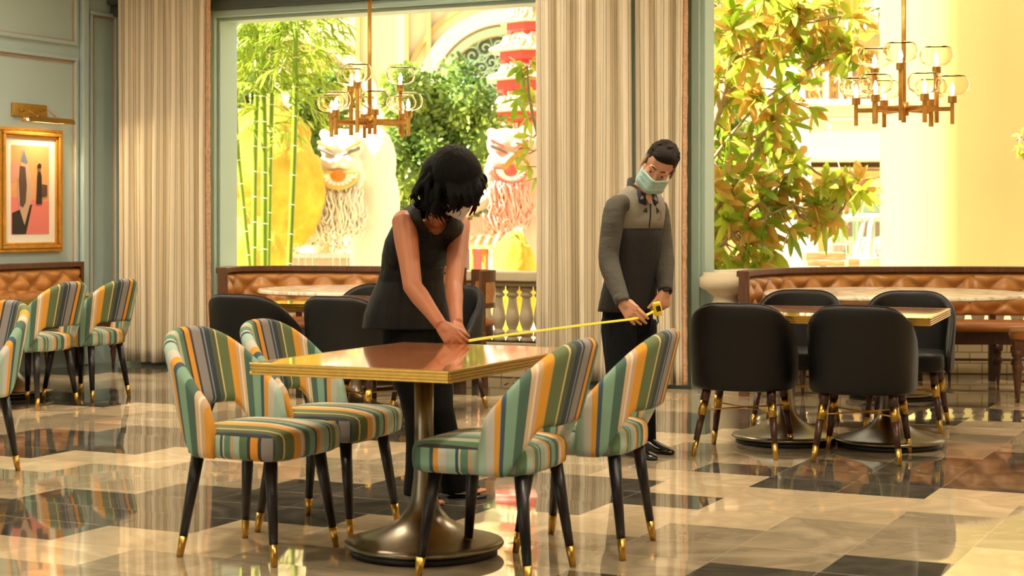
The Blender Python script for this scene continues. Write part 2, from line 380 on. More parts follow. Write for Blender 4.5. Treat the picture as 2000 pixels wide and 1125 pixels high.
# window wall
uL = colu(425, 0); uR1 = colu(1075, 0); uR2 = colu(1374, 0)+.02
zH = zat(36, P(colu(410, 0), 0))
mb = MB(); rbox(mb, -.25, uL, 0, .3, 0, CZ); rbox(mb, uL, uR1, 0, .3, zH, CZ); rbox(mb, uR1, uR2-.07, 0, .3, 0, CZ)
struct(mb.build('wall_window', M['framegreen'], smooth=False), 'grey green wall pierced by the tall opening')
mb = MB()
rbox(mb, uL-.12, uL, -.05, 0, 0, zH+.12); rbox(mb, uL-.12, uR1, -.05, 0, zH, zH+.06)
rbox(mb, uL, uL+.025, 0, .26, 0, zH); rbox(mb, uL, uR1, .02, .26, zH-.03, zH)
struct(mb.build('window_1', M['framegreen'], smooth=False, bevel=.006), 'tall window opening framed in grey green wood')
mb = MB(); rbox(mb, -.1, uR1+.3, -.09, 0, zH+.06, zH+.16); rbox(mb, -.1, uR1+.3, -.14, 0, zH+.16, zH+.42)
struct(mb.build('trim_1', M['darkgreen'], smooth=False, bevel=.01), 'dark grey green beam above the opening')
mb = MB(); rbox(mb, uR2-.1, uR2-.035, -.06, .25, 0, CZ); rbox(mb, uR2-.035, uR2, -.02, .2, 0, CZ)
struct(mb.build('window_2', M['framegreen'], smooth=False, bevel=.005), 'green jamb of the right hand opening')
# cornice the curtains hang from
mb = MB(); rbox(mb, -.02, uL+.05, -.42, 0, 3.42, 3.56); rbox(mb, 4.2, uR2-.05, -.42, 0, 3.6, 3.7)
struct(mb.build('trim_2', M['wallgreen'], smooth=False, bevel=.01))
# bay header, back and right walls close the room behind the photographer
mb = MB()
for (x0, y0), (x1, y1) in zip(BAY[:-1], BAY[1:]): mb.bar((x0, y0, 3.95), (x1, y1, 3.95), .2, .7)
struct(mb.build('trim_3', M['framegreen'], smooth=False))
mb = MB(); mb.box((0, -4.1, CZ/2), (18, .2, CZ)); struct(mb.build('wall_back', M['plaster'], smooth=False))
mb = MB(); mb.box((6.6, 5, CZ/2), (.2, 18.4, CZ)); struct(mb.build('wall_right', M['plaster'], smooth=False))
# unseen ceiling downlights, added as fill to brighten the room
lampm, nt, b = newmat('fill_lamp_glow'); b.inputs['Emission Color'].default_value = (1, .78, .5, 1); b.inputs['Emission Strength'].default_value = 8
K = 0
LAMPS = [(-2.4, 9.5, 60), (.4, 9.2, 75), (3.0, 8.2, 75), (-2.2, 5.2, 70), (.9, 4.6, 80), (3.6, 4.2, 80), (0, 1.0, 35), (2.8, 11.4, 60), (-.8, 12.4, 50), (-4.0, 11.6, 95), (-4.6, 8.5, 70), (2.2, 1.2, 40)]
LWH = ['left of the black chairs', 'above the middle of the floor, before the man', 'above the right hand black chairs', 'above the left striped chairs', 'above the near table', 'at the right of the near table', 'nearest the camera', 'before the right booth', 'before the left booth', 'by the left wall bench', 'by the left wall, nearer', 'near the back, right']
for (x, y, e), wh in zip(LAMPS, LWH):
    t = empty('fill_downlight', (x, y, CZ-.03)); tag(t, 'added brass rimmed ceiling fill light '+wh, 'light', 'added ceiling fill lights')
    mb = MB(); mb.lathe([(.12, .03), (.16, .03), (.16, 0), (.12, 0)], n=20); mb.build('rim', M['brass'], t)
    mb = MB(); mb.lathe([(.01, .02), (.118, .02), (.118, .028), (.01, .028)], n=20); mb.build('diffuser', lampm, t)
    l = light('fill_downlight_beam', 'AREA', (0, 0, -.01), e, (1, .84, .62), shape='DISK', size=.3, spread=R(150)); l.parent = t

# ---------------------------------------------------------------- curtains
def curtain(name, u0, u1, vc, z0, z1, folds, amp, fringe, label, seed):
    rnd = random.Random(seed); base = P((u0+u1)/2, vc, 0)
    t = empty(name, tuple(base)); tag(t, label, 'curtain', 'striped curtains')
    n = folds*12; m = 26; L = u1-u0
    ph = [rnd.uniform(.75, 1.3) for _ in range(folds+1)]; am = [rnd.uniform(.55, 1.25) for _ in range(folds+1)]
    cum = [0]
    for p in ph: cum.append(cum[-1]+p)
    def prof(s, tz):
        x = s*(cum[folds]); i = 0
        while i < folds-1 and cum[i+1] < x: i += 1
        fr = (x-cum[i])/ph[i]; a = am[i]*(1-fr)+am[i+1]*fr
        w = math.sin(2*PI*fr); w = math.copysign(abs(w)**.8, w)
        drift = .018*math.sin(3.1*tz+i*1.7)*(1-tz)
        return -vc*0+amp*a*w*(.55+.45*(1-tz)), drift
    rows = []; uvs = []
    for j in range(m+1):
        tz = j/m; z = lerp(z0, z1, tz); arc = 0; last = None; row = []
        for k in range(n+1):
            s = k/n; dv, du = prof(s, tz)
            q = P(u0+L*s+du, vc+dv, z); row.append(q)
            dq = 0 if last is None else (Vector((q.x, q.y))-Vector((last.x, last.y))).length
            arc += dq; last = q; uvs.append((arc*1.0, z))
        rows.append(row)
    # keep the stripes on the cloth: use the arc length of the hem row for every row
    hem = uvs[:n+1]; uvs = [(hem[k][0], uvs[j*(n+1)+k][1]) for j in range(m+1) for k in range(n+1)]
    mb = MB(base); mb.loft(rows, closed=False, uv=uvs); mb.build('curtain_cloth', M['curtain'], t, solid=.006)
    mb = MB(base)
    q = [Vector(rows[j][0]) for j in range(m+1)]
    if fringe:
        pts = [rows[j][-1]+UX*.015 for j in range(m+1)]; pts, LL = resample(pts, .035)
        mb = MB(base)
        mb.tube(pts, [.016+.007*rnd.random() for _ in pts], 7); mb.build('tassel_fringe', M['orange_fringe'], t)
    return t
vc = -.27
curtain('curtain', colu(231, vc), colu(404, vc), vc, .03, 3.46, 6, .07, True, 'striped curtain in the left corner beside the framed picture', 3)
curtain('curtain', colu(1046, vc), colu(1232, vc), vc, .03, 3.64, 5, .065, False, 'striped curtain panel with its left edge beside the pagoda view', 5)
curtain('curtain', colu(1240, vc+.03), colu(1336, vc+.03), vc+.03, .03, 3.64, 3, .06, True, 'striped curtain panel with orange tassel trim behind the standing man', 8)

# ---------------------------------------------------------------- stone balustrades
BP = [(.054, 0), (.054, .028), (.042, .034), (.04, .045), (.052, .055), (.056, .07), (.050, .086), (.034, .096), (.034, .106), (.046, .135), (.056, .175), (.057, .205), (.050, .25), (.040, .30), (.034, .345), (.033, .365), (.044, .372), (.052, .385), (.044, .398), (.036, .404), (.036, .414), (.05, .422), (.054, .435), (.054, .46)]
bal_me = None
def balustrade(name, path, z0, zr, zt, label, step):
    global bal_me
    base = Vector((path[0][0], path[0][1], 0)); t = empty(name, tuple(base)); tag(t, label, 'balustrade')
    def sweepbar(nm, zl, zh, w, m_=M['stone']):
        mb = MB(base)
        for (a, b_) in zip(path[:-1], path[1:]):
            d = (Vector(b_)-Vector(a)).normalized()*.03
            mb.bar((a[0]-d[0], a[1]-d[1], (zl+zh)/2), (b_[0]+d[0], b_[1]+d[1], (zl+zh)/2), w, zh-zl)
        return mb.build(nm, m_, t, smooth=False, bevel=.012)
    sweepbar('plinth', 0, z0, .24, M['brick']); sweepbar('lower_moulding', z0-.04, z0, .28)
    sweepbar('handrail', zt-.08, zt, .3); sweepbar('rail_moulding', zr, zt-.08, .2)
    pts, L = resample([(a[0], a[1], 0) for a in path], step)
    for i, p in enumerate(pts):
        if bal_me is None:
            mb = MB(); k = (zr-z0)/.46; mb.lathe([(r_, h_*k) for r_, h_ in BP], n=14); o = mb.build('baluster', M['stone'], t); bal_me = o.data; o.location = (p.x-base.x, p.y-base.y, z0)
        else:
            o = bpy.data.objects.new('baluster', bal_me); COL.objects.link(o); o.parent = t; o.location = (p.x-base.x, p.y-base.y, z0)
    return t
m, nt, b = newmat('white_painted_brick'); M['brick'] = m
tc = N(nt, 'ShaderNodeTexCoord'); bt = N(nt, 'ShaderNodeTexBrick', i_Scale=1.0, i_Mortar_Size=.006); bt.inputs['Brick Width'].default_value = .2; bt.inputs['Row Height'].default_value = .09
mp = N(nt, 'ShaderNodeMapping'); mp.inputs['Rotation'].default_value = (R(90), 0, 0); nt.links.new(tc.outputs['Object'], mp.inputs[0]); nt.links.new(mp.outputs[0], bt.inputs[0])
bt.inputs['Color1'].default_value = s2l('#e8d9b0'); bt.inputs['Color2'].default_value = s2l('#dfcfa4'); bt.inputs['Mortar'].default_value = s2l('#b59c70'); nt.links.new(bt.outputs[0], b.inputs[0]); b.inputs['Roughness'].default_value = .6
pa, pb = P(uL+.05, .14), P(uR1+.1, .14)
balustrade('stone_balustrade', [(pa.x, pa.y), (pb.x, pb.y)], .285, .74, .86, 'cream stone balustrade in the left opening behind the round booth', .125)
balustrade('stone_balustrade', [(1.5, 13.35), (2.0, 13.9), (2.6, 14.22), (3.6, 14.38), (5.5, 14.2)], .3, .74, .88, 'cream stone balustrade curving behind the right hand booth', .16)
# stone pier cap at the start of the right balustrade
t = empty('stone_pier', (1.62, 13.0, 0)); tag(t, 'cream stone pier with a moulded cap beside the green jamb', 'pier')
mb = MB(); mb.lathe([(.13, .62), (.1, .66), (.09, .7), (.16, .75), (.2, .77), (.2, .84), (.17, .86), (.17, .88), (.01, .885)], n=28); mb.lathe([(.11, 0), (.12, .3), (.08, .4), (.12, .55), (.13, .62)], n=28); mb.build('moulded_column', M['stone'], t)

# ================================================================= FURNITURE
# striped chair -------------------------------------------------
def shell(W0, W1, D0, D1, L0, topz, botz, zb, zt, th, y0, sarc=.6, pw=.75, ns=44, nr=8, bend=0):
    loops = []; uvs = []; arc = 0; last = None
    for i in range(ns+1):
        s = -1+2*i/ns; a_ = abs(s); sg = 1 if s >= 0 else -1
        def plan(z):
            t = (z-zb)/(zt-zb); Wd = lerp(W0, W1, t); D = lerp(D0, D1, t)
            if a_ <= sarc:
                q = a_/sarc*PI/2; x = Wd*math.sin(q)**pw; y = y0-D*math.cos(q)**pw
            else:
                x = Wd*(1-bend*((a_-sarc)/(1-sarc))**2); y = y0+(a_-sarc)/(1-sarc)*L0
            return Vector((sg*x, y, z))
        zb_, zt_ = botz(a_), topz(a_); e = .004
        def pl2(s2, z):
            aa = abs(s2); sgg = 1 if s2 >= 0 else -1; t = (z-zb)/(zt-zb); Wd = lerp(W0, W1, t); D = lerp(D0, D1, t)
            if aa <= sarc:
                q = aa/sarc*PI/2; return Vector((sgg*Wd*math.sin(q)**pw, y0-D*math.cos(q)**pw, z))
            return Vector((sgg*Wd*(1-bend*((aa-sarc)/(1-sarc))**2), y0+(aa-sarc)/(1-sarc)*L0, z))
        loop = []; luv = []
        mid = plan((zb_+zt_)/2)
        if last is not None: arc += (Vector((mid.x, mid.y))-Vector((last.x, last.y))).length
        last = mid
        tg = pl2(min(1, s+.03), zt_)-pl2(max(-1, s-.03), zt_); tg.normalize(); nrm = Vector((-tg.y, tg.x, 0)); nrm = nrm if nrm.dot(Vector((0, .1, 0))-mid) < 0 else -nrm; nrm.z = 0
        half = th/2; edge = 1-.35*sstep(.85, 1, a_)
        ring = []
        for r_ in range(nr+1):
            t = r_/nr; z = lerp(zb_+half, zt_-half, t); ring.append((plan(z)+nrm*half*edge*(1.0), 0))
        for q in (30, 60, 90, 120, 150):
            z = zt_-half; c = plan(z); ring.append((c+nrm*half*edge*math.cos(R(q))+Vector((0, 0, half*math.sin(R(q)))), 0))
        for r_ in range(nr+1):
            t = 1-r_/nr; z = lerp(zb_+half, zt_-half, t); ring.append((plan(z)-nrm*half*edge, 0))
        for q in (150, 120, 90, 60, 30):
            z = zb_+half; c = plan(z); ring.append((c+nrm*half*edge*math.cos(R(q))-Vector((0, 0, half*math.sin(R(q)))), 0))
        loops.append([p for p, _ in ring]); uvs += [(arc, p.z) for p, _ in ring]
    return loops, uvs
def sup_outline(w, d, r_, n=40, wb=None):
    """rounded square outline, front half wider than the back"""
    out = []
    for k in range(n):
        a = 2*PI*k/n; c, s_ = math.cos(a), math.sin(a); e = 2/r_
        x = math.copysign(abs(c)**e, c)*w/2; y = math.copysign(abs(s_)**e, s_)*d/2
        if wb: x *= lerp(wb/w, 1, (y/d+.5))
        out.append((x, y))
    return out
def cushion(mb, w, d, z0, z1, rr=5, crown=.02, wb=None, y0=0, uvmode=True, n=48):
    ol = sup_outline(w, d, rr, n, wb); e = .03
    levels = [(.90, z0), (.985, z0+.012), (1, z0+.035), (1, z1-.035), (.985, z1-.014), (.94, z1-.002), (.8, z1+crown*.35), (.5, z1+crown*.8), (.2, z1+crown), (.02, z1+crown)]
    loops = []; uvs = []; per = []
    for k in range(n):
        per.append(0 if k == 0 else per[-1]+math.hypot(ol[k][0]-ol[k-1][0], ol[k][1]-ol[k-1][1]))
    for sc_, z in levels: loops.append([Vector((x*sc_, y*sc_+y0, z)) for x, y in ol])
    nn = len(mb.v); mb.loft(loops)
    # stripes run front to back over the top and wrap down front and side
    for fi in range(len(mb.uv)-((len(levels)-1)*n+2), len(mb.uv)):
        f = mb.f[fi]; c = sum((mb.v[i] for i in f), Vector())/len(f)
        side = abs(c.x) > w*.43 and abs(c.y-y0) < d*.42 and c.z < z1-.01
        if side: mb.uv[fi] = [(((mb.v[i].y-y0)*(-1 if c.x > 0 else 1)+w/2+d/2+.1), mb.v[i].z) for i in f]
        else: mb.uv[fi] = [(mb.v[i].x+.1, mb.v[i].z) for i in f]
def striped_chair():
    t = empty('striped_dining_chair', (0, 0, 0))
    mb = MB(); cushion(mb, .50, .47, .385, .49, 6, .022, wb=.45, y0=.02); mb.build('seat', M['stripe'], t)
    topz = lambda s: .862-.355*s**2.1
    botz = lambda s: .555-.17*sstep(.34, .72, s)
    lo, uv = shell(.232, .265, .15, .27, .035, topz, botz, .385, .855, .052, -.075, sarc=.84, pw=.78)
    mb = MB(); mb.loft(lo, uv=uv); mb.build('backrest', M['stripe'], t)
    for sx_ in (-1, 1):
        for sy in (-1, 1):
            a = Vector((sx_*.165, sy*.165+.0, .395)); b_ = Vector((sx_*.215, sy*.215, 0)); f1 = a.lerp(b_, .80)
            mb = MB(); mb.tube([a, f1], [.026, .0165], 14); lg = mb.build('leg', M['blackwood'], t)
            mb = MB(); mb.tube([f1, b_], [.0172, .0125], 14); mb.build('brass_tip', M['brass'], lg)
    return t
SC = striped_chair()
def face(dx, dy): return math.atan2(dy, dx)-PI/2
G1 = 'striped chairs round the tables'
AU = R(-25.5)
def place(o, x, y, ang, label, g=None):
    o.location = (x, y, 0); o.rotation_euler = (0, 0, R(ang)-PI/2); tag(o, label, 'chair', g); return o
place(SC, -.977, 6.626, -26, 'striped dining chair at the front left corner of the near table', G1)
dup(SC, (-.766, 7.162, 0), R(-22)-PI/2, 'striped dining chair partly hidden behind the left edge of the near table')
dup(SC, (-.056, 6.231, 0), R(157)-PI/2, 'striped dining chair nearest to the viewer, seen from behind its back')
dup(SC, (.289, 6.735, 0), R(160)-PI/2, 'striped dining chair at the right of the near table, in front of the standing man')
dup(SC, (-3.30, 11.80, 0), R(157)-PI/2, 'striped dining chair at the left wall table, left of the pair near the curtain')
dup(SC, (-3.06, 12.33, 0), R(157)-PI/2, 'striped dining chair beside the left corner curtain')
dup(SC, (-2.82, 8.70, 0), R(236)-PI/2, 'striped dining chair cut off by the left edge of the photo')
# black leather chair -------------------------------------------
def black_chair():
    t = empty('black_leather_chair', (0, 0, 0)); t['category'] = 'chair'
    mb = MB(); cushion(mb, .50, .50, .365, .475, 6, .015, wb=.46, y0=.04); mb.build('seat', M['blackleather'], t)
    topz = lambda s: .83-.15*max(0, (s-.08)/.54)**2.2 if s < .62 else .68-.21*((s-.62)/.38)**1.1
    botz = lambda s: .355
    lo, uv = shell(.255, .272, .22, .265, .17, topz, botz, .355, .825, .05, -.03, sarc=.66, pw=.85)
    mb = MB(); mb.loft(lo); sh = mb.build('backrest', M['blackleather'], t)
    # piping along the top edge
    for sg in (1,):
        pts = [max(l, key=lambda p: p.z)+Vector((0, 0, .001)) for l in lo]
        mb = MB(); mb.tube(pts, .004, 6); mb.build('piping', M['blackleather'], sh)
    tips = {}
    for sx_ in (-1, 1):
        for sy in (-1, 1):
            a = Vector((sx_*.175, sy*.17+.01, .37)); b_ = Vector((sx_*(.225), .23 if sy > 0 else -.29, 0)); q1, q2, q3 = a.lerp(b_, .22), a.lerp(b_, .42), a.lerp(b_, .78)
            mb = MB(); mb.tube([a, q1], [.026, .024], 14); mb.tube([q2, q3], [.021, .016], 14); lg = mb.build('leg', M['wood'], t)
            mb = MB(); mb.tube([q1, q2], [.0245, .0225], 14); mb.build('brass_band', M['brass'], lg)
            mb = MB(); mb.tube([q3, b_], [.0168, .0125], 14); mb.build('brass_tip', M['brass'], lg)
            tips[sx_, sy] = a.lerp(b_, .34)
    for sa, sb in (((-1, -1), (1, 1)), ((1, -1), (-1, 1))):
        mb = MB(); mb.tube([tips[sa], tips[sb]], .0045, 8); mb.build('crossbar', M['dbrass'], t)
    return t
KC = black_chair()
G2 = 'black leather chairs'
place(KC, 1.289, 9.50, 71, 'black leather barrel chair right of the man, its back to the viewer')
dup(KC, (1.90, 9.28, 0), R(71)-PI/2, 'black leather barrel chair nearest the right edge, its back to the viewer')
dup(KC, (1.77, 10.72, 0), R(71+180)-PI/2, 'black leather chair behind the right hand table, the left of the two facing us')
dup(KC, (2.43, 10.56, 0), R(71+180)-PI/2, 'black leather chair behind the right hand table, the right of the two facing us')
dup(KC, (-1.55, 10.60, 0), R(64.5)-PI/2, 'black leather chair just right of the left curtain, back towards us')
dup(KC, (-.93, 10.30, 0), R(64.5)-PI/2, 'black leather chair left of the bending woman, back towards us')
dup(KC, (-1.02, 11.78, 0), R(64.5+180)-PI/2, 'black leather chair beyond the rear table, just left of the woman')
dup(KC, (-.50, 11.50, 0), R(64.5+180)-PI/2, 'black leather chair mostly hidden behind the woman\'s arms')
# rectangular pedestal table --------------------------------------
def pedestal(t, ztop, rad=.305):
    mb = MB(); mb.lathe([(.01, .032), (rad, .032), (rad+.004, .04), (rad, .048), (rad*.9, .055), (rad*.72, .072), (rad*.5, .098), (rad*.33, .13), (rad*.22, .17), (.05, .22), (.041, .29), (.038, .36), (.037, .45), (.037, ztop-.06), (.01, ztop-.06)], n=48); o = mb.build('pedestal', M['bronze'], t)
    mb = MB(); mb.lathe([(.01, 0), (rad*.93, 0), (rad*.93, .02), (rad*.9, .032), (.01, .032)], n=32); mb.build('floor_ring', M['black'], o)
    mb = MB(); mb.bar((-.2, 0, ztop-.05), (.2, 0, ztop-.05), .05, .02); mb.bar((0, -.25, ztop-.05), (0, .25, ztop-.05), .05, .02); mb.build('top_bracket', M['black'], t)
def rect_table(x, y, ang, w, l, ztop, label, bases=1, g=None):
    t = empty('pedestal_table', (x, y, 0), R(ang)); tag(t, label, 'table', g)
    mb = MB(); mb.box((0, 0, ztop-.02), (w-.016, l-.016, .039)); mb.build('table_top', M['tabletop'], t, smooth=False, bevel=.002)
    mb = MB()
    for zc, h_, o_ in ((ztop-.005, .009, 0), (ztop-.0165, .008, .003), (ztop-.028, .008, .003), (ztop-.039, .009, 0)):
        for c, d in (((0, -l/2), (w+.004-o_*2, .014)), ((0, l/2), (w+.004-o_*2, .014)), ((-w/2, 0), (.014, l+.004-o_*2)), ((w/2, 0), (.014, l+.004-o_*2))):
            mb.box((c[0]*(1-o_/max(w, l)), c[1]*(1-o_/max(w, l)), zc), (d[0], d[1], h_))
    mb.box((0, 0, ztop-.022), (w-.006, l-.006, .036))
    mb.build('brass_edging', M['brass'], t, smooth=False, bevel=.0015)
    pedestal(t, ztop)
    return t
rect_table(-.339, 6.61, -25, .81, 1.16, .762, 'near rectangular table with a brass ribbed edge, the woman leaning on it')
rect_table(1.575, 9.88, -20, .565, 1.06, .76, 'left one of the two narrow brass edged tables among the black chairs at right')
rect_table(2.13, 9.70, -20, .565, 1.06, .76, 'right one of the two narrow brass edged tables, open corner towards us')
rect_table(-1.03, 11.12, -25, .8, 1.15, .76, 'brass edged table behind the near table, between four black chairs')
rect_table(-3.65, 12.47, -25, 1.15, 1.12, .736, 'brass edged table by the left wall bench, with two striped chairs')
rect_table(-4.14, 11.45, -25, 1.15, 1.12, .736, 'brass edged table cut off by the left edge of the photo')
def round_table(x, y, rad, label, fr):
    t = empty('round_table', (x, y, 0)); tag(t, label, 'table')
    mb = MB(); mb.lathe([(.01, .728), (rad-.03, .728), (rad, .738), (rad, .752), (rad-.006, .76), (.01, .76)], n=72); mb.build('marble_top', M['marble'], t, auto=40)
    pedestal(t, .775, fr); return t
round_table(2.75, 12.35, .93, 'large round marble table inside the right hand booth', .34)
round_table(-1.14, 12.98, .78, 'round marble table inside the left hand booth', .3)

# ---------------------------------------------------------------- banquettes (tufted leather booths)
def offset_path(pts, d):
    out = []
    for i, p in enumerate(pts):
        a = pts[max(0, i-1)]; b_ = pts[min(len(pts)-1, i+1)]; tt = (Vector(b_)-Vector(a)).normalized(); nn = Vector((tt.y, -tt.x, 0)); out.append(Vector(p)+nn*d)
    return out
def sweep(mb, pts, prof):
    offs = {}
    for o_, z in prof:
        if o_ not in offs: offs[o_] = offset_path(pts, o_)
    loops = [[offs[o_][i]+Vector((0, 0, z)) for o_, z in prof] for i in range(len(pts))]
    return mb.loft(loops)
def turned_leg(mb, p, h, s=1):
    mb.lathe([(.038*s, h), (.038*s, h-.05), (.02*s, h-.06), (.028*s, h-.075), (.02*s, h-.09), (.034*s, h-.115), (.036*s, h-.135), (.022*s, h-.155), (.026*s, h-.17), (.012*s, .04), (.01*s, 0)], c=p, n=14)
def banquette(name, ctrl, zt, label, legpos, seat=True, sdepth=.5, panels=4, postend=(True, True), seatspan=(0, 1), step=.135):
    pts = catmull([(x, y, 0) for x, y in ctrl], 14); pts, L = resample(pts, .022)
    base = Vector(pts[0]); t = empty(name, tuple(base)); tag(t, label, 'bench')
    # inward normal is on the right of travel (towards the viewer)
    mb = MB(base); sweep(mb, pts, [(-.035, zt-.045), (.05, zt-.045), (.055, zt-.04), (.055, zt-.004), (.05, zt), (-.03, zt), (-.035, zt-.004)]); mb.build('top_rail', M['wood2'], t, auto=40)
    mb = MB(base); sweep(mb, pts, [(-.03, .43), (0, .43), (0, zt-.045), (-.03, zt-.045)]) if seat is None else None
    zb = .54
    mb = MB(base); sweep(mb, pts, [(-.02, zb), (0.005, zb), (0.005, zt-.045), (-.02, zt-.045)]); mb.build('back_board', M['wood2'], t, auto=40)
    # tufted leather
    nr = 22; z0, z1 = zb-.02, zt-.055; du = step; dv = .105; rows = [[] for _ in range(nr+1)]; pl = L/panels
    offs0 = offset_path(pts, 1.0)
    for i, p in enumerate(pts):
        nn = (offs0[i]-Vector(p)); s_ = L*i/(len(pts)-1); pp = (s_ % pl)/pl; seam = min(s_ % pl, pl-(s_ % pl)); sm_ = sstep(0, .035, seam)
        for j in range(nr+1):
            z = lerp(z0, z1, j/nr); a = s_/du+(z-z0)/dv; c = s_/du-(z-z0)/dv
            h = (abs(math.sin(PI*a/2))*abs(math.sin(PI*c/2))) if False else (1-max(0, 1-abs(math.sin(PI*a/2+PI/4)))**2)
            ha = abs(math.sin(PI*a*.5)); hc = abs(math.sin(PI*c*.5)); h = .062*(ha*hc)**.5
            # button dimples where the seams cross
            e = sstep(0, .16, j/nr)*sstep(0, .14, 1-j/nr)
            h = lerp(.03, h, e); h = h*(.35+.65*sm_)
            eb = math.sin(PI*min(1, max(0, j/nr)))**.25 if 0 < j < nr else 0
            rows[j].append(Vector(p)+nn*(.012+h*eb+.012*eb)+Vector((0, 0, z)))
    mb = MB(base); mb.loft(rows, closed=False)
    le = mb.build('tufted_leather', M['tan'], t)
    mb = MB(base); k = 0
    # buttons sit where both seam families meet: a, c both even
    ia = 0; smax = int(L/du)+1
    for A in range(-2, 2*smax+4):
        for C_ in range(-8, 2*smax+8):
            if A % 2 or C_ % 2: continue
            s_ = (A+C_)/2*du; z = z0+(A-C_)/2*dv
            if not (.03 < s_ < L-.03 and z0+.05 < z < z1-.04): continue
            i = int(s_/L*(len(pts)-1)); nn = offs0[i]-pts[i]; mb.ell(pts[i]+nn*.03+Vector((0, 0, z)), (.011, .011, .011), n=8, m=5)
    if mb.v: mb.build('buttons', M['tanseat'], le)
    # end posts
    for en, idx, ps in ((0, 0, postend[0]), (1, len(pts)-1, postend[1])):
        if not ps: continue
        nn = offs0[idx]-pts[idx]; tt = Vector((nn.y, -nn.x, 0)) if en else Vector((-nn.y, nn.x, 0))
        mb = MB(base); q = pts[idx]+tt*(-.0)
        mb.bar(q+nn*.02+Vector((0, 0, 0)), q+nn*.02+Vector((0, 0, zt)), .075, .035, up=tuple(tt)); mb.build('end_post', M['wood2'], t, smooth=False, bevel=.004)
    # seat
    i0, i1 = int(seatspan[0]*(len(pts)-1)), int(seatspan[1]*(len(pts)-1)); sp = [pts[i] for i in range(i0, i1+1)]
    mb = MB(base); sweep(mb, sp, [(.03, .415), (sdepth-.02, .415), (sdepth, .425), (sdepth+.008, .45), (sdepth-.01, .48), (sdepth-.05, .492), (.2, .5), (.03, .49)]); mb.build('seat_cushion', M['tanseat'], t, auto=60)
    mb = MB(base); sweep(mb, sp, [(.04, .32), (sdepth-.03, .32), (sdepth-.03, .415), (.04, .415)]); mb.build('seat_apron', M['wood'], t, auto=40)
    offF = offset_path(pts, sdepth-.06); offB = offset_path(pts, .0)
    for fr_ in legpos:
        i = int(fr_*(len(pts)-1)); mb = MB(base); turned_leg(mb, offF[i], .325); mb.build('leg', M['wood'], t)
        mb = MB(base); mb.bar(offB[i], offB[i]+Vector((0, 0, .56)), .05, .05); mb.build('rear_leg', M['wood'], t, smooth=False, bevel=.004)
    return t
def wpt(px, Y): return ((px-1000)*Y/FPX, Y)
banquette('tufted_booth', [wpt(1448, 12.45), wpt(1470, 12.85), wpt(1530, 13.25), wpt(1640, 13.55), wpt(1800, 13.65), wpt(1960, 13.6), wpt(2120, 13.4)], .91, 'tan tufted leather booth with a dark wood rail around the right hand round table', (.06, .3, .5, .63, .8, .95), panels=4, sdepth=.48)
banquette('tufted_booth', [wpt(430, 13.45), wpt(462, 13.9), wpt(560, 14.05), wpt(720, 13.9), wpt(840, 13.72), wpt(905, 13.45)], .905, 'tan tufted leather booth under the left opening, behind the bending woman', (.04, .2, .4, .6, .8, .97), panels=3, sdepth=.45)
# free end of the left booth: curved chair-like end seen from outside
q0 = P(.02, colv(-90)); q1 = P(.02, colv(150)-.02)
def lb(v): return tuple(P(.06, v)[:2])
v_e = colv(152, .06)
banquette('tufted_booth', [lb(v_e-3.6), lb(v_e-2.4), lb(v_e-1.2), lb(v_e)], .915, 'tan tufted leather bench against the pale green left wall', (.15, .5, .75, .985), panels=4, sdepth=.5)
# little wooden chair end at the right end of the left booth
def wood_chair(x, y, ang, label):
    t = empty('wooden_tub_chair', (x, y, 0), R(ang)); tag(t, label, 'chair')
    def arc(r_, a0, a1, n=22): return [Vector((r_*math.cos(R(lerp(a0, a1, i/n))), r_*math.sin(R(lerp(a0, a1, i/n))), 0)) for i in range(n+1)]
    A = arc(.235, 210, 330)
    mb = MB(); sweep(mb, A, [(-.018, .80), (.018, .80), (.02, .89), (-.02, .89)]); mb.build('top_rail', M['wood2'], t, auto=40)
    mb = MB(); sweep(mb, A, [(-.016, .60), (.016, .60), (.016, .64), (-.016, .64)]); mb.build('lower_rail', M['wood2'], t, auto=40)
    mb = MB(); sweep(mb, A, [(-.012, .63), (.012, .63), (.02, .715), (.012, .81), (-.012, .81), (-.02, .715)]); mb.build('back_pad', M['tan'], t, auto=60)
    mb = MB(); mb.lathe([(.01, .46), (.235, .46), (.25, .475), (.245, .5), (.2, .515), (.01, .52)], n=32); mb.build('seat', M['tanseat'], t)
    mb = MB(); mb.lathe([(.01, .36), (.225, .36), (.235, .38), (.235, .46), (.01, .46)], n=32); mb.build('apron', M['wood'], t, auto=40)
    for i, (lx, ly, tp) in enumerate(((A[0].x, A[0].y, .89), (A[-1].x, A[-1].y, .89), (-.17, .17, .37), (.17, .17, .37))):
        mb = MB(); k = 1.12
        mb.bar((lx*k, ly*k, 0), (lx, ly, .42), .045, .045); 
        if tp > .5: mb.bar((lx, ly, .42), (lx*1.02, ly*1.02, tp), .04, .04)
        mb.build('leg', M['wood2'], t, smooth=False, bevel=.004)
    return t
wood_chair(-.38, 13.32, 100, 'wooden armchair with a tan leather pad in front of the stone balusters')
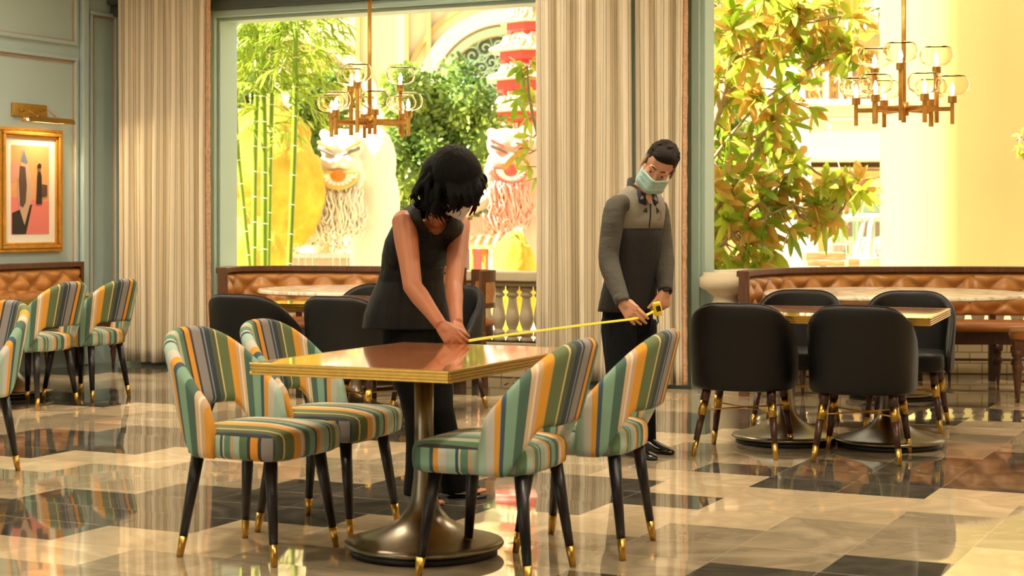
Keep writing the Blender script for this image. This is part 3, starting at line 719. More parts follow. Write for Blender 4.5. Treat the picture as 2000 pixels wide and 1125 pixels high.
# bench end with rounded corner at the right edge
t = empty('leather_stool', (3.84, 12.15, 0), R(-15)); tag(t, 'tan leather bench seat with turned wooden legs at the right edge of the photo', 'stool')
mb = MB(); cushion(mb, .62, .5, .43, .5, 6, .01); mb.build('seat', M['tanseat'], t)
mb = MB(); mb.box((0, 0, .39), (.56, .44, .09)); mb.build('apron', M['wood2'], t, smooth=False, bevel=.01)
for sx_ in (-1, 1):
    for sy in (-1, 1):
        mb = MB(); turned_leg(mb, (sx_*.25, sy*.19, 0), .37, 1.15); mb.build('leg', M['wood2'], t)
mb = MB(); mb.bar((-.25, 0, .13), (.25, 0, .13), .02, .02); mb.bar((-.25, -.19, .13), (-.25, .19, .13), .02, .02); mb.bar((.25, -.19, .13), (.25, .19, .13), .02, .02); mb.build('stretcher', M['wood2'], t, smooth=False)
# foot rail along the right plinth
mb = MB((3.0, 13.6, 0)); mb.tube([(2.0, 13.72, .13), (2.7, 14.0, .13), (3.6, 14.12, .13), (5.2, 14.0, .13)], .011, 8)
fr_t = empty('foot_rail', (3.0, 13.6, 0)); tag(fr_t, 'thin dark foot rail along the white brick base at the right', 'rail')
mb.build('rail_bar', M['wood2'], fr_t)
mb = MB((3.0, 13.6, 0))
for x, y in ((2.7, 14.0), (3.6, 14.12), (4.6, 14.05)): mb.bar((x, y, 0), (x, y, .13), .02, .02)
mb.build('rail_feet', M['wood2'], fr_t)

# ---------------------------------------------------------------- framed picture and its light on the left wall
def LW(px, py, d=.0):
    v = colv(px, d); p = P(d, v, 0); return P(d, v, zat(py, p))
def wallpoly(mb, pts, d, base_d=None):
    """polygon on the wall at depth d; points are given on the print plane"""
    vs = [LW(x, y, d) for x, y in pts]; mb.add(vs, [tuple(range(len(vs)))])
c0 = LW(62, 370, .03); t = empty('framed_picture', tuple(c0)); tag(t, 'gilt framed picture of a silver car and a standing figure on the green wall', 'picture')
vL, vR = colv(1, .05), colv(124.5, .05); zT = LW(124, 255, .05).z; zB = LW(124, 491, .05).z
def fr(mb, v0, v1, z0, z1, w, d0, d1):
    for a, b_, c, e in ((v0, v1, z0, z0+w), (v0, v1, z1-w, z1), (v0, v0+w, z0+w, z1-w), (v1-w, v1, z0+w, z1-w)): rbox(mb, d0, d1, a, b_, c, e)
mb = MB(c0); fr(mb, vL, vR, zB, zT, .03, .0, .045); fr(mb, vL+.03, vR-.03, zB+.03, zT-.03, .03, 0, .06); fr(mb, vL+.06, vR-.06, zB+.06, zT-.06, .022, 0, .04); mb.build('frame', M['goldframe'], t, smooth=False, bevel=.006)
mb = MB(c0); rbox(mb, .0, .022, vL+.05, vR-.05, zB+.05, zT-.05); mb.build('mat_board', M['paper'], t, smooth=False)
a0v, a1v = colv(22, .024), colv(96, .024); az1, az0 = LW(96, 287, .024).z, LW(96, 457, .024).z
mb = MB(c0)
def art(pts, k):
    n0 = len(mb.f); vs = [P(.0235+.0006*len(seq), lerp(a0v, a1v, x), lerp(az0, az1, y)) for x, y in pts]; mb.add(vs, [tuple(range(len(vs)))]); seq.append(k)
seq = []
art([(0, 0), (1, 0), (1, 1), (0, 1)], 0)                       # peach sky
art([(0, 0), (1, 0), (1, .37), (0, .42)], 1)                   # pink ground
art([(0.02, 0), (.38, 0), (.55, .34), (.34, .30), (0.02, .24)], 2)   # shadow
art([(0, .58), (.2, .62), (.2, .80), (0, .80)], 5)
art([(.2, .3), (.34, .1), (.5, .36), (.56, .5), (.5, .68), (.44, .78), (.36, .95), (.28, .95), (.24, .8), (.18, .66), (.16, .45)], 3)  # car body
art([(.22, .32), (.3, .3), (.37, .36), (.4, .55), (.36, .76), (.22, .77), (.19, .6)], 4)
art([(.25, .82), (.32, .96), (.42, .82), (.4, .79)], 6)
art([(.8, .42), (.94, .43), (.94, .56), (.8, .57)], 4)
art([(.64, .34), (.8, .34), (.79, .52), (.79, .66), (.76, .71), (.70, .71), (.67, .66), (.66, .5)], 2)  # robed figure
art([(.68, .71), (.76, .71), (.76, .75), (.68, .75)], 7)
art([(.67, .75), (.77, .745), (.78, .79), (.73, .81), (.67, .785)], 2)
AM = [mat('print_peach', '#e0a068', .6), mat('print_pink', '#e58078', .6), mat('print_black', '#2a2420', .6), mat('print_silver', '#c9a890', .5), mat('print_brown', '#5a4238', .6), mat('print_rose', '#d99a84', .6), mat('print_blue', '#6f7c94', .6), mat('print_skin', '#8a5a40', .6)]
o = mb.build('printed_image', AM, t, smooth=False)
for i, k in enumerate(seq): o.data.polygons[i].material_index = k
# picture light
c1 = LW(58, 215, .02); t = empty('picture_light', tuple(c1)); tag(t, 'brass picture light above the gilt framed picture', 'lamp')
va, vb_ = colv(23, .01), colv(91, .01); zz1, zz0 = LW(57, 203, .01).z, LW(57, 229, .01).z
mb = MB(c1); rbox(mb, 0, .018, va, vb_, zz0, zz1); mb.build('wall_plate', M['brass'], t, smooth=False, bevel=.003)
ua = .14; v1_, v2_ = colv(50, ua), colv(140, ua); zs = LW(95, 236, ua).z
for px in (45, 83):
    v_ = colv(px, .03); z_ = LW(px, 216, .03).z; mb = MB(c1)
    mb.tube([P(.01, v_, z_), P(.07, v_+.02, z_+.005), P(ua, v_+.05, zs+.03)], .006, 8); mb.ell(P(.02, v_, z_), (.013, .013, .013)); mb.ell(P(ua, v_+.05, zs+.03), (.013, .013, .013)); mb.build('arm', M['brass'], t)
mb = MB(c1); prof = [(-.045, -.02), (-.03, .02), (0, .032), (.03, .02), (.045, -.02), (.04, -.02), (.026, .014), (0, .025), (-.026, .014), (-.04, -.02)]
mb.loft([[P(ua+a, v_, zs+b_) for a, b_ in prof] for v_ in (v1_, v2_)]); mb.build('shade', M['brass'], t, smooth=False, bevel=.002)
mb = MB(c1); mb.tube([P(ua, v1_+.02, zs-.0), P(ua, v2_-.02, zs-.0)], .009, 8); mb.build('tube_bulb', M['bulb'], t)
l = light('picture_light_beam', 'AREA', tuple(P(ua-.0, (v1_+v2_)/2, zs-.025)-c1), 12, (1, .74, .4), shape='RECTANGLE', size=.4, size_y=.03); l.rotation_euler = (R(0), R(28), RZ+R(90)); l.parent = t
l.rotation_euler = Matrix(((VX.x, UX.x*.8, UX.x*.6), (VX.y, UX.y*.8, UX.y*.6), (0, -.6, .8))).to_euler()

# ---------------------------------------------------------------- chandeliers
def chandelier(x, y, label):
    t = empty('glass_globe_chandelier', (x, y, CZ)); tag(t, label, 'chandelier', 'brass chandeliers with clear glass globes')
    mb = MB(); mb.lathe([(.01, 0), (.07, 0), (.07, -.03), (.01, -.03)], n=24); mb.tube([(0, 0, 0), (0, 0, 2.78-CZ)], .011, 10); mb.lathe([(.01, 2.78-CZ), (.062, 2.78-CZ), (.062, 3.0-CZ), (.01, 3.0-CZ)], n=24); mb.tube([(0, 0, 2.8-CZ), (0, 0, 1.86-CZ)], .014, 10); mb.lathe([(.01, 1.9-CZ), (.03, 1.9-CZ), (.03, 1.98-CZ), (.01, 1.98-CZ)], n=16)
    mb.build('stem', M['dbrass'], t)
    first = True
    for rr, zc, zb_, angs in ((.28, 2.015, 1.845, [78, 138, 198, 258, 318, 18]), (.21, 2.20, 1.86, [108, 228, 348])):
        for a in angs:
            p = Vector((rr*math.cos(R(a)), -rr*math.sin(R(a)), 0))
            mb = MB(); za = 1.935 if rr > .25 else 1.95
            mb.bar((0, 0, za-CZ), p+Vector((0, 0, za-CZ)), .012, .026); mb.bar(p+Vector((0, 0, zb_-CZ)), p+Vector((0, 0, zc-.04-CZ)), .022, .022, up=tuple(p.normalized()))
            mb.lathe([(.01, zc-.045-CZ), (.026, zc-.045-CZ), (.026, zc-.005-CZ), (.01, zc-.005-CZ)], c=p, n=16); ar = mb.build('arm', M['dbrass'], t, smooth=False, bevel=.002)
            k = zc-CZ
            outer = [(.022, 0), (.06, .004), (.088, .022), (.1, .055), (.098, .085), (.08, .112), (.05, .12)]
            inner = [(r_-.0035, z_+(.003 if i < 3 else 0)) for i, (r_, z_) in enumerate(outer)]
            mb = MB(); mb.lathe([(r_, z_+k) for r_, z_ in outer]+[(r_, z_+k) for r_, z_ in reversed(inner)], c=p, n=28)
            g = mb.build('glass_globe', M['glass'], t)
            mb = MB(); mb.lathe([(.004, k-.004), (.012, k), (.011, k+.02), (.016, k+.035), (.012, k+.055), (.005, k+.075), (.001, k+.08)], c=p, n=12); mb.build('bulb', M['bulb'], t)
    return t
chandelier(-.963, 11.6, 'brass chandelier with clear glass globes hanging above the bending woman')
chandelier(2.33, 10.2, 'brass chandelier with clear glass globes hanging above the right hand booth')

# ================================================================= PEOPLE
def hand(mb, wrist, d, nrm, side, curls, thumb, sc=1.0, spread=.12, thdir=None):
    """palm from the wrist along d; nrm points out of the back of the hand; side points to the thumb"""
    d = Vector(d).normalized(); nrm = Vector(nrm); nrm = (nrm-d*nrm.dot(d)).normalized(); sd = d.cross(nrm); sd = sd if sd.dot(Vector(side)) > 0 else -sd
    w = Vector(wrist)
    for k in range(5):
        o_ = (k-2)*.0165*sc; mb.cap(w+d*.008+sd*o_*.55, .0155*sc, w+d*(.082-.004*abs(k-1.6))*sc+sd*o_*1.05, .0118*sc, 8)
    mb.cap(w-d*.02, .0225*sc, w+d*.03, .025*sc, 12, .8, up=tuple(nrm))
    ln = [.078, .086, .080, .062]
    for k in range(4):
        o_ = (1.5-k)*.0205*sc; p = w+d*(.086-.005*abs(k-1))*sc+sd*o_; fd = (d+sd*spread*(1.5-k)*.35).normalized(); ang = 0
        rad = [.0094, .0088, .0082, .0072]; segs = [.46, .3, .24]
        for j in range(3):
            ang += curls[k][j]; dr = fd*math.cos(ang)-nrm*math.sin(ang); q = p+dr*ln[k]*segs[j]*sc; mb.cap(p, rad[j]*sc, q, rad[j+1]*sc, 8); p = q
    p = w+d*.025*sc+sd*.028*sc-nrm*.006; dr = Vector(thdir).normalized() if thdir else (d*.75+sd*.7-nrm*.35).normalized()
    for j, (l_, r0, r1) in enumerate(((.042, .0145, .0112), (.032, .011, .0096), (.026, .0096, .0078))):
        q = p+dr*l_*sc; mb.cap(p, r0*sc, q, r1*sc, 8); p = q; dr = (dr-nrm*thumb+d*.1).normalized()
def head(mb, c, f, up, s=1.0):
    f = Vector(f).normalized(); up = Vector(up); up = (up-f*up.dot(f)).normalized(); x = f.cross(up)    # x = the person's right side
    Mx = Matrix((x, f, up)).transposed()
    T = lambda a, b_, c_: Vector(c)+Mx@Vector((a*s, b_*s, c_*s))
    mb.ell(T(0, -.012, .035), (.076*s, .098*s, .088*s), Mx, 18, 12)
    mb.ell(T(0, .022, -.025), (.064*s, .074*s, .088*s), Mx, 18, 12)
    mb.ell(T(0, .052, -.082), (.036*s, .034*s, .03*s), Mx)           # chin
    mb.ell(T(0, .035, -.062), (.055*s, .045*s, .035*s), Mx)          # jaw
    mb.cap(T(0, .086, .008), .008*s, T(0, .108, -.028), .0125*s, 10)  # nose
    for e in (-1, 1):
        mb.ell(T(e*.014, .1, -.03), (.009*s, .009*s, .008*s), Mx, 8, 6)
        mb.ell(T(e*.03, .078, .022), (.024*s, .014*s, .009*s), Mx)   # brow ridge
        mb.ell(T(e*.031, .0785, .0105), (.0155*s, .0125*s, .0062*s), Mx, 10, 6)   # lowered eyelid
        mb.ell(T(e*.04, .064, -.025), (.02*s, .02*s, .018*s), Mx)    # cheek
        mb.ell(T(e*.078, -.004, -.005), (.009*s, .02*s, .033*s), Mx)  # ear
    mb.ell(T(0, .09, -.056), (.022*s, .008*s, .006*s), Mx); mb.ell(T(0, .087, -.067), (.019*s, .008*s, .006*s), Mx)
    return T, Mx
def eyes(T, Mx, s, par, base, iris='#3a2a1c'):
    mi = M.get('iris') or mat('dark_iris', iris, .2); M['iris'] = mi; me_ = M.get('eyewhite') or mat('eye_white', '#b5a594', .3); M['eyewhite'] = me_
    for e in (-1, 1):
        mb = MB(base); mb.ell(T(e*.031, .077, .004), (.0125*s, .0095*s, .0055*s), Mx, 12, 8); o = mb.build('eye', me_, par)
        mb = MB(base); mb.ell(T(e*.031, .086, .001), (.0058*s, .004*s, .0055*s), Mx, 10, 6); mb.build('iris', mi, o)
        mb = MB(base); mb.chain([(T(e*.012, .092, .024), .0022*s), (T(e*.03, .088, .031), .003*s), (T(e*.048, .076, .024), .0015*s)]); mb.build('eyebrow', M['hairm'], par)
def ringloft(secs, n=40, wob=None):
    """secs: (centre, half width vector, half depth vector)"""
    loops = []
    for i, (c, a, b_) in enumerate(secs):
        loops.append([Vector(c)+Vector(a)*math.copysign(abs(math.cos(2*PI*k/n))**.88, math.cos(2*PI*k/n))*(1+(wob(i, k/n) if wob else 0))+Vector(b_)*math.copysign(abs(math.sin(2*PI*k/n))**.88, math.sin(2*PI*k/n))*(1+(wob(i, k/n) if wob else 0)) for k in range(n)])
    return loops
# ---------------- the man
B0 = Vector((.70, 9.36, 0)); man = empty('person', tuple(B0)); tag(man, 'standing man in a grey and charcoal pullover and face mask, holding a tape measure', 'person')
face_d = Vector((.62, -.78, 0)).normalized(); rt = Vector((-face_d.y*-1, 0, 0)); sideR = Vector((face_d.y, -face_d.x, 0))   # towards his right hand
mp_ = dict(neck=W(1247, 380, 9.40), chest=W(1243, 440, 9.40), belly=W(1233, 530, 9.42), hip=W(1226, 620, 9.44), sR=W(1202, 398, 9.26), eR=W(1186, 510, 9.22), wR=W(1216, 590, 9.06),
      sL=W(1284, 402, 9.55), eL=W(1297, 500, 9.50), wL=W(1299, 566, 9.34), hipR=W(1209, 645, 9.38), hipL=W(1248, 645, 9.52), kR=W(1212, 760, 9.30), kL=W(1255, 760, 9.46), aR=W(1222, 868, 9.34), aL=W(1260, 862, 9.50))
mb = MB(B0)
hc = W(1286, 326, 9.26); hf = Vector((-.20, -.86, -.46)); hu = Vector((.40, -.34, .85))
T, Mx = head(mb, hc, hf, hu, 1.1)
mb.cap(mp_['neck'], .058, T(0, -.02, -.06), .052, 14); mb.cap(mp_['neck']+Vector((0, 0, -.05)), .058, mp_['neck'], .055, 14)
mb.chain([(mp_['sR'], .034), (mp_['neck']+Vector((0, 0, -.06)), .05), (mp_['sL'], .034)])
for e in (-1, 1): mb.chain([(mp_['neck']-Vector((0, 0, .09))+sideR*e*.03, .06), (mp_['chest']+sideR*e*.07, .078), (mp_['belly']+sideR*e*.06, .075), (mp_['hip']+sideR*e*.05, .08)])
for a in ('R', 'L'):
    mb.chain([(mp_['s'+a], .036), (mp_['e'+a], .036), (mp_['w'+a], .0265)])
    mb.chain([(mp_['hip'+a], .085), (mp_['k'+a], .055), (mp_['a'+a], .04)])
tapeR = W(1250, 620, 8.99); tapeL = W(1278, 609, 9.12)
# right hand pinches the blade
hand(mb, mp_['wR'], tapeR-mp_['wR']+Vector((0, 0, -.02)), (-.3, -.85, .2), (1, -.1, .3), [(.25, .55, .4), (.35, .55, .4), (.45, .6, .4), (.5, .6, .5)], .25, 1.08, thdir=(.75, -.2, -.66))
# left hand curls round the case
hand(mb, mp_['wL'], Vector((-.1, -.15, -.9)), (.75, -.6, .1), (-.5, -.7, -.1), [(.75, .95, .6), (.85, .95, .6), (.9, 1.0, .6), (.95, 1.0, .6)], .2, 1.08, thdir=(-.62, -.45, -.72))
mb.build('body', M['skinm'], man, remesh=.0045, sm=3)
eyes(T, Mx, 1.1, man, B0)
# hair: short, dark on top and greying at the sides
mb = MB(B0); s = 1.1
for c_, r_ in (((0, -.022, .050), (.081, .099, .082)), ((0, .03, .09), (.06, .062, .036)), ((.0, -.06, .02), (.078, .066, .075)), ((.01, .06, .085), (.048, .032, .022))): mb.ell(T(*c_), tuple(q*s for q in r_), Mx, 18, 12)
rnd = random.Random(4)
for i in range(90):
    a = rnd.uniform(0, 2*PI); e_ = rnd.uniform(.25, 1.35); v_ = Vector((.076*math.cos(a)*math.cos(e_), -.02+.096*math.sin(a)*math.cos(e_), .05+.08*math.sin(e_)))
    if v_.y > .05 and v_.z < .1: continue
    mb.cap(T(*v_), .009, T(v_.x*1.06, v_.y*1.05+.012, v_.z+.006), .005, 6)
mb.build('hair', M['hairm'], man, remesh=.005, sm=2)
mb = MB(B0)
for e in (-1, 1): mb.ell(T(e*.068, -.03, .02), (.014*s, .05*s, .045*s), Mx, 14, 8); mb.ell(T(e*.071, .022, .025), (.008*s, .014*s, .03*s), Mx, 10, 7)
mb.build('greying_sideburns', M['hairg'], man, remesh=.005, sm=2)
# mask: folded sheet over nose and chin with ear loops
mb = MB(B0); rows = []; nu, nv = 22, 12
for j in range(nv+1):
    tz = j/nv; z_ = lerp(-.118, -.008, tz); row = []
    for i in range(nu+1):
        a = lerp(-1, 1, i/nu); wdt = .074; x_ = wdt*math.sin(a*PI/2*.98)
        zc = z_*(1-.30*abs(a)**1.6)-.018*abs(a)**1.6; nose = math.exp(-(a/.28)**2)*(.026+.012*tz); y_ = .094*math.cos(a*PI/2*.93)**.7+nose-.012*(1-tz)*abs(1-abs(a))+.003*math.sin(tz*22)
        if tz < .3: y_ -= .035*(.3-tz)/.3*(1-abs(a)**2)
        row.append(T(x_, y_+.004, zc))
    rows.append(row)
mb.loft(rows, closed=False); mk = mb.build('face_mask', M['maskblue'], man, solid=.003)
mb = MB(B0)
for e in (-1, 1): mb.tube([T(e*.073, .02, -.035), T(e*.084, 0, -.015), T(e*.09, -.014, .012), T(e*.082, -.004, .032)], .0018, 6); mb.tube([T(e*.071, .02, -.075), T(e*.083, -.005, -.05), T(e*.088, -.016, -.02)], .0018, 6)
mb.build('ear_loop', M['maskwhite'], mk)
# pullover: torso in two colours, sleeves, collar
def fold(seed, amp):
    r_ = random.Random(seed); k = [(r_.uniform(2, 7), r_.uniform(0, 6), r_.uniform(.1, .5)) for _ in range(4)]
    return lambda i, a: amp*sum(math.sin(f_*2*PI*a*1.0//1*0+round(f_)*2*PI*a+p_+i*d_) for f_, p_, d_ in k)/2
sd = sideR; fw = face_d
def sec(px0, px1, py, Y, dep, lean=0):
    """torso section whose outline spans px0..px1 in the photo"""
    c = W((px0+px1)/2, py, Y); half = (px1-px0)/2*Y/FPX; k = half/math.sqrt((sd.x)**2+(fw.x*dep)**2); return (c+Vector((0, 0, lean)), sd*k+Vector((0, 0, -.0)), fw*k*dep)
split_py = 446
secs = [sec(1169, 1281, 607, 9.42, .62), sec(1170, 1283, 600, 9.42, .62), sec(1176, 1283, 570, 9.42, .62), sec(1183, 1285, 540, 9.42, .62), sec(1187, 1287, 500, 9.41, .62), sec(1188, 1291, 470, 9.41, .62), sec(1187, 1294, split_py, 9.41, .62)]
mb = MB(B0); mb.loft(ringloft(secs, 48, fold(3, .012)), caps=False); mb.build('pullover_lower', M['charcoal'], man, solid=.006)
secs2 = [sec(1187, 1294, split_py, 9.41, .63), sec(1188, 1297, 425, 9.41, .62), sec(1190, 1299, 405, 9.41, .58), sec(1200, 1295, 388, 9.41, .54), sec(1214, 1286, 374, 9.41, .52), sec(1228, 1276, 364, 9.41, .55)]
mb = MB(B0); mb.loft(ringloft(secs2, 48, lambda i, a: .004*math.sin(14*a*PI)), caps=False); mb.build('pullover_yoke', M['heather'], man, solid=.008)
for a in ('R', 'L'):
    s_, e_, w_ = mp_['s'+a], mp_['e'+a], mp_['w'+a]; dn = (w_-e_).normalized(); mb = MB(B0)
    pts = [s_+(mp_['neck']-s_)*.30+Vector((0, 0, -.02)), s_, s_.lerp(e_, .3), s_.lerp(e_, .62), e_+(s_-e_)*.06, e_.lerp(w_, .2), e_.lerp(w_, .42), e_.lerp(w_, .62), e_.lerp(w_, .8), e_.lerp(w_, .93), w_+dn*.008]
    mb.tube(pts, [.056, .063, .060, .055, .053, .055, .049, .046, .042, .038, .039], 20, caps=False); rr = random.Random(9)
    for i, v_ in enumerate(mb.v): v_ += Vector((math.sin(i*1.7), math.cos(i*.9), math.sin(i*.6)))*.0016
    sl = mb.build('sleeve', M['heatherdark'], man, solid=.006, sub=1); sl['label'] = 'dark grey sleeve'
    mb = MB(B0); mb.tube([w_-dn*.035, w_-dn*.02, w_+dn*.012], [.041, .0385, .037], 18, caps=False); mb.build('cuff', M['heatherdark'], sl, solid=.006)
# stand collar, polo collar, zip, chest logo
nk = mp_['neck']; mb = MB(B0); upn = (T(0, 0, -.06)-nk).normalized()
loops = []
for h_, r_ in ((-.06, .105), (-.03, .092), (.012, .080), (.06, .076), (.062, .070), (.01, .073), (-.045, .088)):
    l_ = []
    for k in range(33):
        a = lerp(-158, 158, k/32); ax = -fw*math.cos(R(a))+sd*math.sin(R(a)); l_.append(nk+Vector((.012, 0, .0))+ax*r_*(.95 if abs(a) < 90 else 1.0)+Vector((.0, 0, h_+.035*(1-abs(a)/158)*(1 if h_ > 0 else .3)-.04*max(0, abs(a)-60)/98)))
    loops.append(l_)
mb.loft(loops, closed=False); mb.build('stand_collar', mat('shade_darkened_collar_knit', '#3a3832', .9, var=.2, vscale=200), man, solid=.003)  # dark collar knit, its colour deepened to paint in the shade round the neck
mb = MB(B0)
for e in (-1, 1):
    b1 = nk+fw*.06+sd*e*.012+Vector((0, 0, -.015)); mb.add([b1+Vector((0, 0, .03)), b1+sd*e*.055+Vector((0, 0, .045)), b1+sd*e*.06+fw*.022+Vector((0, 0, -.03)), b1+sd*e*.022+fw*.04+Vector((0, 0, -.045))], [(0, 1, 2, 3)])
mb.build('polo_collar', M['navycollar'], man, solid=.006)
mb = MB(B0); b1 = nk+fw*.055; mb.add([b1+sd*.03+Vector((0, 0, .03)), b1-sd*.03+Vector((0, 0, .03)), b1-sd*.012+fw*.045+Vector((0, 0, -.05)), b1+sd*.012+fw*.045+Vector((0, 0, -.05))], [(0, 1, 2, 3)]); mb.build('shirt_placket', M['pinkshirt'], man, solid=.005)
def front_pt(off, py, out=.006):
    """a point on the front of the pullover at height py, off metres towards his left"""
    z = CH-(py-HOR)*9.41/FPX; ss = secs2+secs
    best = min(ss, key=lambda q: abs(q[0].z-z)); lo_ = [q for q in sorted(ss, key=lambda q: q[0].z) if q[0].z <= z] or [best]; hi_ = [q for q in sorted(ss, key=lambda q: q[0].z) if q[0].z >= z] or [best]
    a, b_ = lo_[-1], hi_[0]; tt = 0 if a is b_ or abs(b_[0].z-a[0].z) < 1e-6 else (z-a[0].z)/(b_[0].z-a[0].z)
    c = a[0].lerp(b_[0], tt); ha = lerp(a[1].length, b_[1].length, tt); hd = lerp(a[2].length, b_[2].length, tt); k = min(.95, abs(off)/ha)
    th_ = math.acos(k**(1/.88)); return c-sd*off+fw*(hd*abs(math.sin(th_))**.88+out)
mb = MB(B0); mb.tube([front_pt(0, y, .005) for y in (385, 395, 405, 415, 425, 436, 444)], .0045, 6); mb.build('zip', M['navycollar'], man)
mb = MB(B0)
lg = M['charcoal']
for pl_ in ([(.072, 431), (.08, 428), (.088, 421), (.092, 414)], [(.084, 424), (.092, 424), (.094, 430)], [(.078, 420), (.084, 416), (.089, 413), (.094, 411)], [(.064, 432), (.066, 428)]):
    mb.tube([front_pt(o_, y, .0045) for o_, y in pl_], .0014, 5)
mb.build('chest_emblem', M['heatherdark'], man)
# trousers and belt
mb = MB(B0)
for e in (-1, 1): mb.chain([(mp_['hip']+Vector((0, 0, .10))+sideR*e*.05, .10), (mp_['hip']-Vector((0, 0, .03))+sideR*e*.05, .105)])
for a in ('R', 'L'):
    h_, k_, n_ = mp_['hip'+a], mp_['k'+a], mp_['a'+a]
    mb.tube([h_+Vector((0, 0, .06)), h_, h_.lerp(k_, .5), k_, k_.lerp(n_, .5), n_, Vector((n_.x, n_.y, .045))], [.098, .1, .085, .072, .066, .062, .064], 20)
mb.build('trousers', M['navy'], man, remesh=.007, sm=3)
for a, tipx in (('R', W(1283, 899, 9.12)), ('L', W(1316, 886, 9.34))):
    n_ = mp_['a'+a]; heel = Vector((n_.x-.02, n_.y+.01, 0)); toe = Vector((tipx.x, tipx.y, 0)); dd = (toe-heel).normalized(); L_ = (toe-heel).length; sx_ = dd.cross(Vector((0, 0, 1)))
    secs_ = []
    for f_, w_, h_ in ((-.02, .02, .05), (.02, .034, .085), (.12, .037, .095), (.25, .037, .09), (.4, .04, .07), (.6, .046, .052), (.78, .044, .042), (.92, .03, .03), (1.0, .008, .016)):
        c = heel+dd*L_*f_; secs_.append([c+sx_*w_*math.cos(q)+Vector((0, 0, max(.0, h_*.5+h_*.5*math.sin(q)*1.0))) for q in [2*PI*k/16 for k in range(16)]])
    mb = MB(B0); mb.loft(secs_); mb.build('shoe', M['shoe'], man, sub=1)
mb = MB(B0); w_ = mp_['wL']; mb.lathe([(.033, -.008), (.036, -.008), (.036, .01), (.033, .01)], c=w_+Vector((0, 0, .0)), n=20); mb.build('wristwatch', M['black'], man)
# ---------------- tape measure
tB = W(1284, 603, 9.10); tm = empty('tape_measure', tuple(tB)); tag(tm, 'yellow tape measure stretched from the man\'s hand to the near table', 'tape measure')
mb = MB(tB); mb.box(tB, (.045, .038, .075), rot=Matrix.Rotation(R(-12), 3, 'Y')); mb.build('case', M['yellow'], tm, smooth=False, bevel=.01, seg=3)
mb = MB(tB); mb.box(tB+Vector((.004, -.021, .002)), (.024, .006, .03), rot=Matrix.Rotation(R(-12), 3, 'Y')); mb.build('grip', M['black'], tm, smooth=False, bevel=.002)
mb = MB(tB); mb.tube([tB+Vector((.0, 0, -.035)), tB+Vector((.005, .0, -.07)), tB+Vector((-.008, 0, -.085))], .004, 6); mb.build('wrist_strap', M['black'], tm)
ctl = [tB+Vector((-.02, -.01, -.012)), W(1245, 621, 9.0), W(1160, 632, 8.55), W(1060, 645, 8.05), W(985, 655, 7.7), W(930, 663, 7.40), W(905, 667.5, 7.24)]
pts = catmull(ctl, 8); mb = MB(tB); loops = []
for i, p in enumerate(pts):
    d = (pts[min(i+1, len(pts)-1)]-pts[max(0, i-1)]).normalized(); x = d.cross(Vector((0, 0, 1))).normalized(); z = x.cross(d)
    x2 = x*.72+z*.69; z2 = d.cross(x2)
    loops.append([p-x2*.0075, p-x2*.005-z2*.0018, p+x2*.005-z2*.0018, p+x2*.0075, p+x2*.005-z2*.0008, p-x2*.005-z2*.0008])
mb.loft(loops); mb.build('blade', M['yellow'], tm, smooth=False)

# ---------------- the woman
B1 = Vector((-.38, 7.80, 0)); wo = empty('person', tuple(B1)); tag(wo, 'dark haired woman in a sleeveless black top bending over the near table', 'person')
J = dict(hip=W(800, 625, 7.86), waist=W(808, 545, 7.84), chest=W(826, 470, 7.72), neck=W(852, 424, 7.60), sR=W(789, 432, 7.58), eR=W(806, 560, 7.42), wR=W(862, 636, 7.25), sL=W(897, 438, 7.80), eL=W(886, 560, 7.50), wL=W(892, 632, 7.30),
         hR=W(790, 665, 7.82), hL=W(838, 665, 7.92), kR=W(815, 800, 7.78), kL=W(858, 800, 7.86), aR=W(826, 955, 7.74), aL=W(892, 940, 7.94))
mb = MB(B1)
hc = W(890, 355, 7.46); hf = Vector((.50, -.26, -.83)); hu = Vector((.30, -.82, .48))
T, Mx = head(mb, hc, hf, hu, 1.03)
mb.chain([(J['neck'], .05), (T(0, -.02, -.05), .047)])
mb.chain([(J['sR'], .036), (J['neck']+Vector((0, .05, -.075)), .045), (J['sL'], .036)])
for e in (-1, 1): mb.chain([(J['neck']+Vector((e*.025, .05, -.06)), .045), (J['chest']+Vector((e*.04, .07, 0)), .055), (J['waist']+Vector((e*.02, .02, 0)), .06), (J['hip']+Vector((e*.04, 0, 0)), .085)])
mb.ell(J['neck']+Vector((.0, .035, -.05)), (.075, .045, .06))
for a in ('R', 'L'):
    s_, e_, w_ = J['s'+a], J['e'+a], J['w'+a]; k = 1 if a == 'R' else .93
    mb.tube([s_+(J['chest']-s_)*.1, s_, s_.lerp(e_, .3), s_.lerp(e_, .65), e_, e_.lerp(w_, .25), e_.lerp(w_, .6), w_], [.045*k, .055*k, .054*k, .046*k, .0425*k, .042*k, .034*k, .0275], 16)
    mb.ell(s_, (.052*k, .052*k, .05*k))
    mb.chain([(J['h'+a], .085), (J['k'+a], .052), (J['a'+a], .036)])
for a, tip in (('R', W(853, 992, 7.58)), ('L', W(946, 967, 7.92))):
    n_ = J['a'+a]; tp = Vector((tip.x, tip.y, .028)); dd = (tp-n_); dd.z = 0; dd.normalize(); sx_ = dd.cross(Vector((0, 0, 1)))
    mb.cap(Vector((n_.x, n_.y, n_.z))-dd*.02, .03, tp-dd*.055+Vector((0, 0, .012)), .022)
    mb.cap(n_, .034, Vector((n_.x, n_.y, .05))-dd*.02, .03)
    for k in range(5): q = tp-dd*.05+sx_*(k-2)*.0155; mb.cap(q, .0125, q+dd*(.05-.006*k), .0095-.0007*k, 8)
tR = W(893, 668, 7.20); tL = W(899, 668, 7.22)
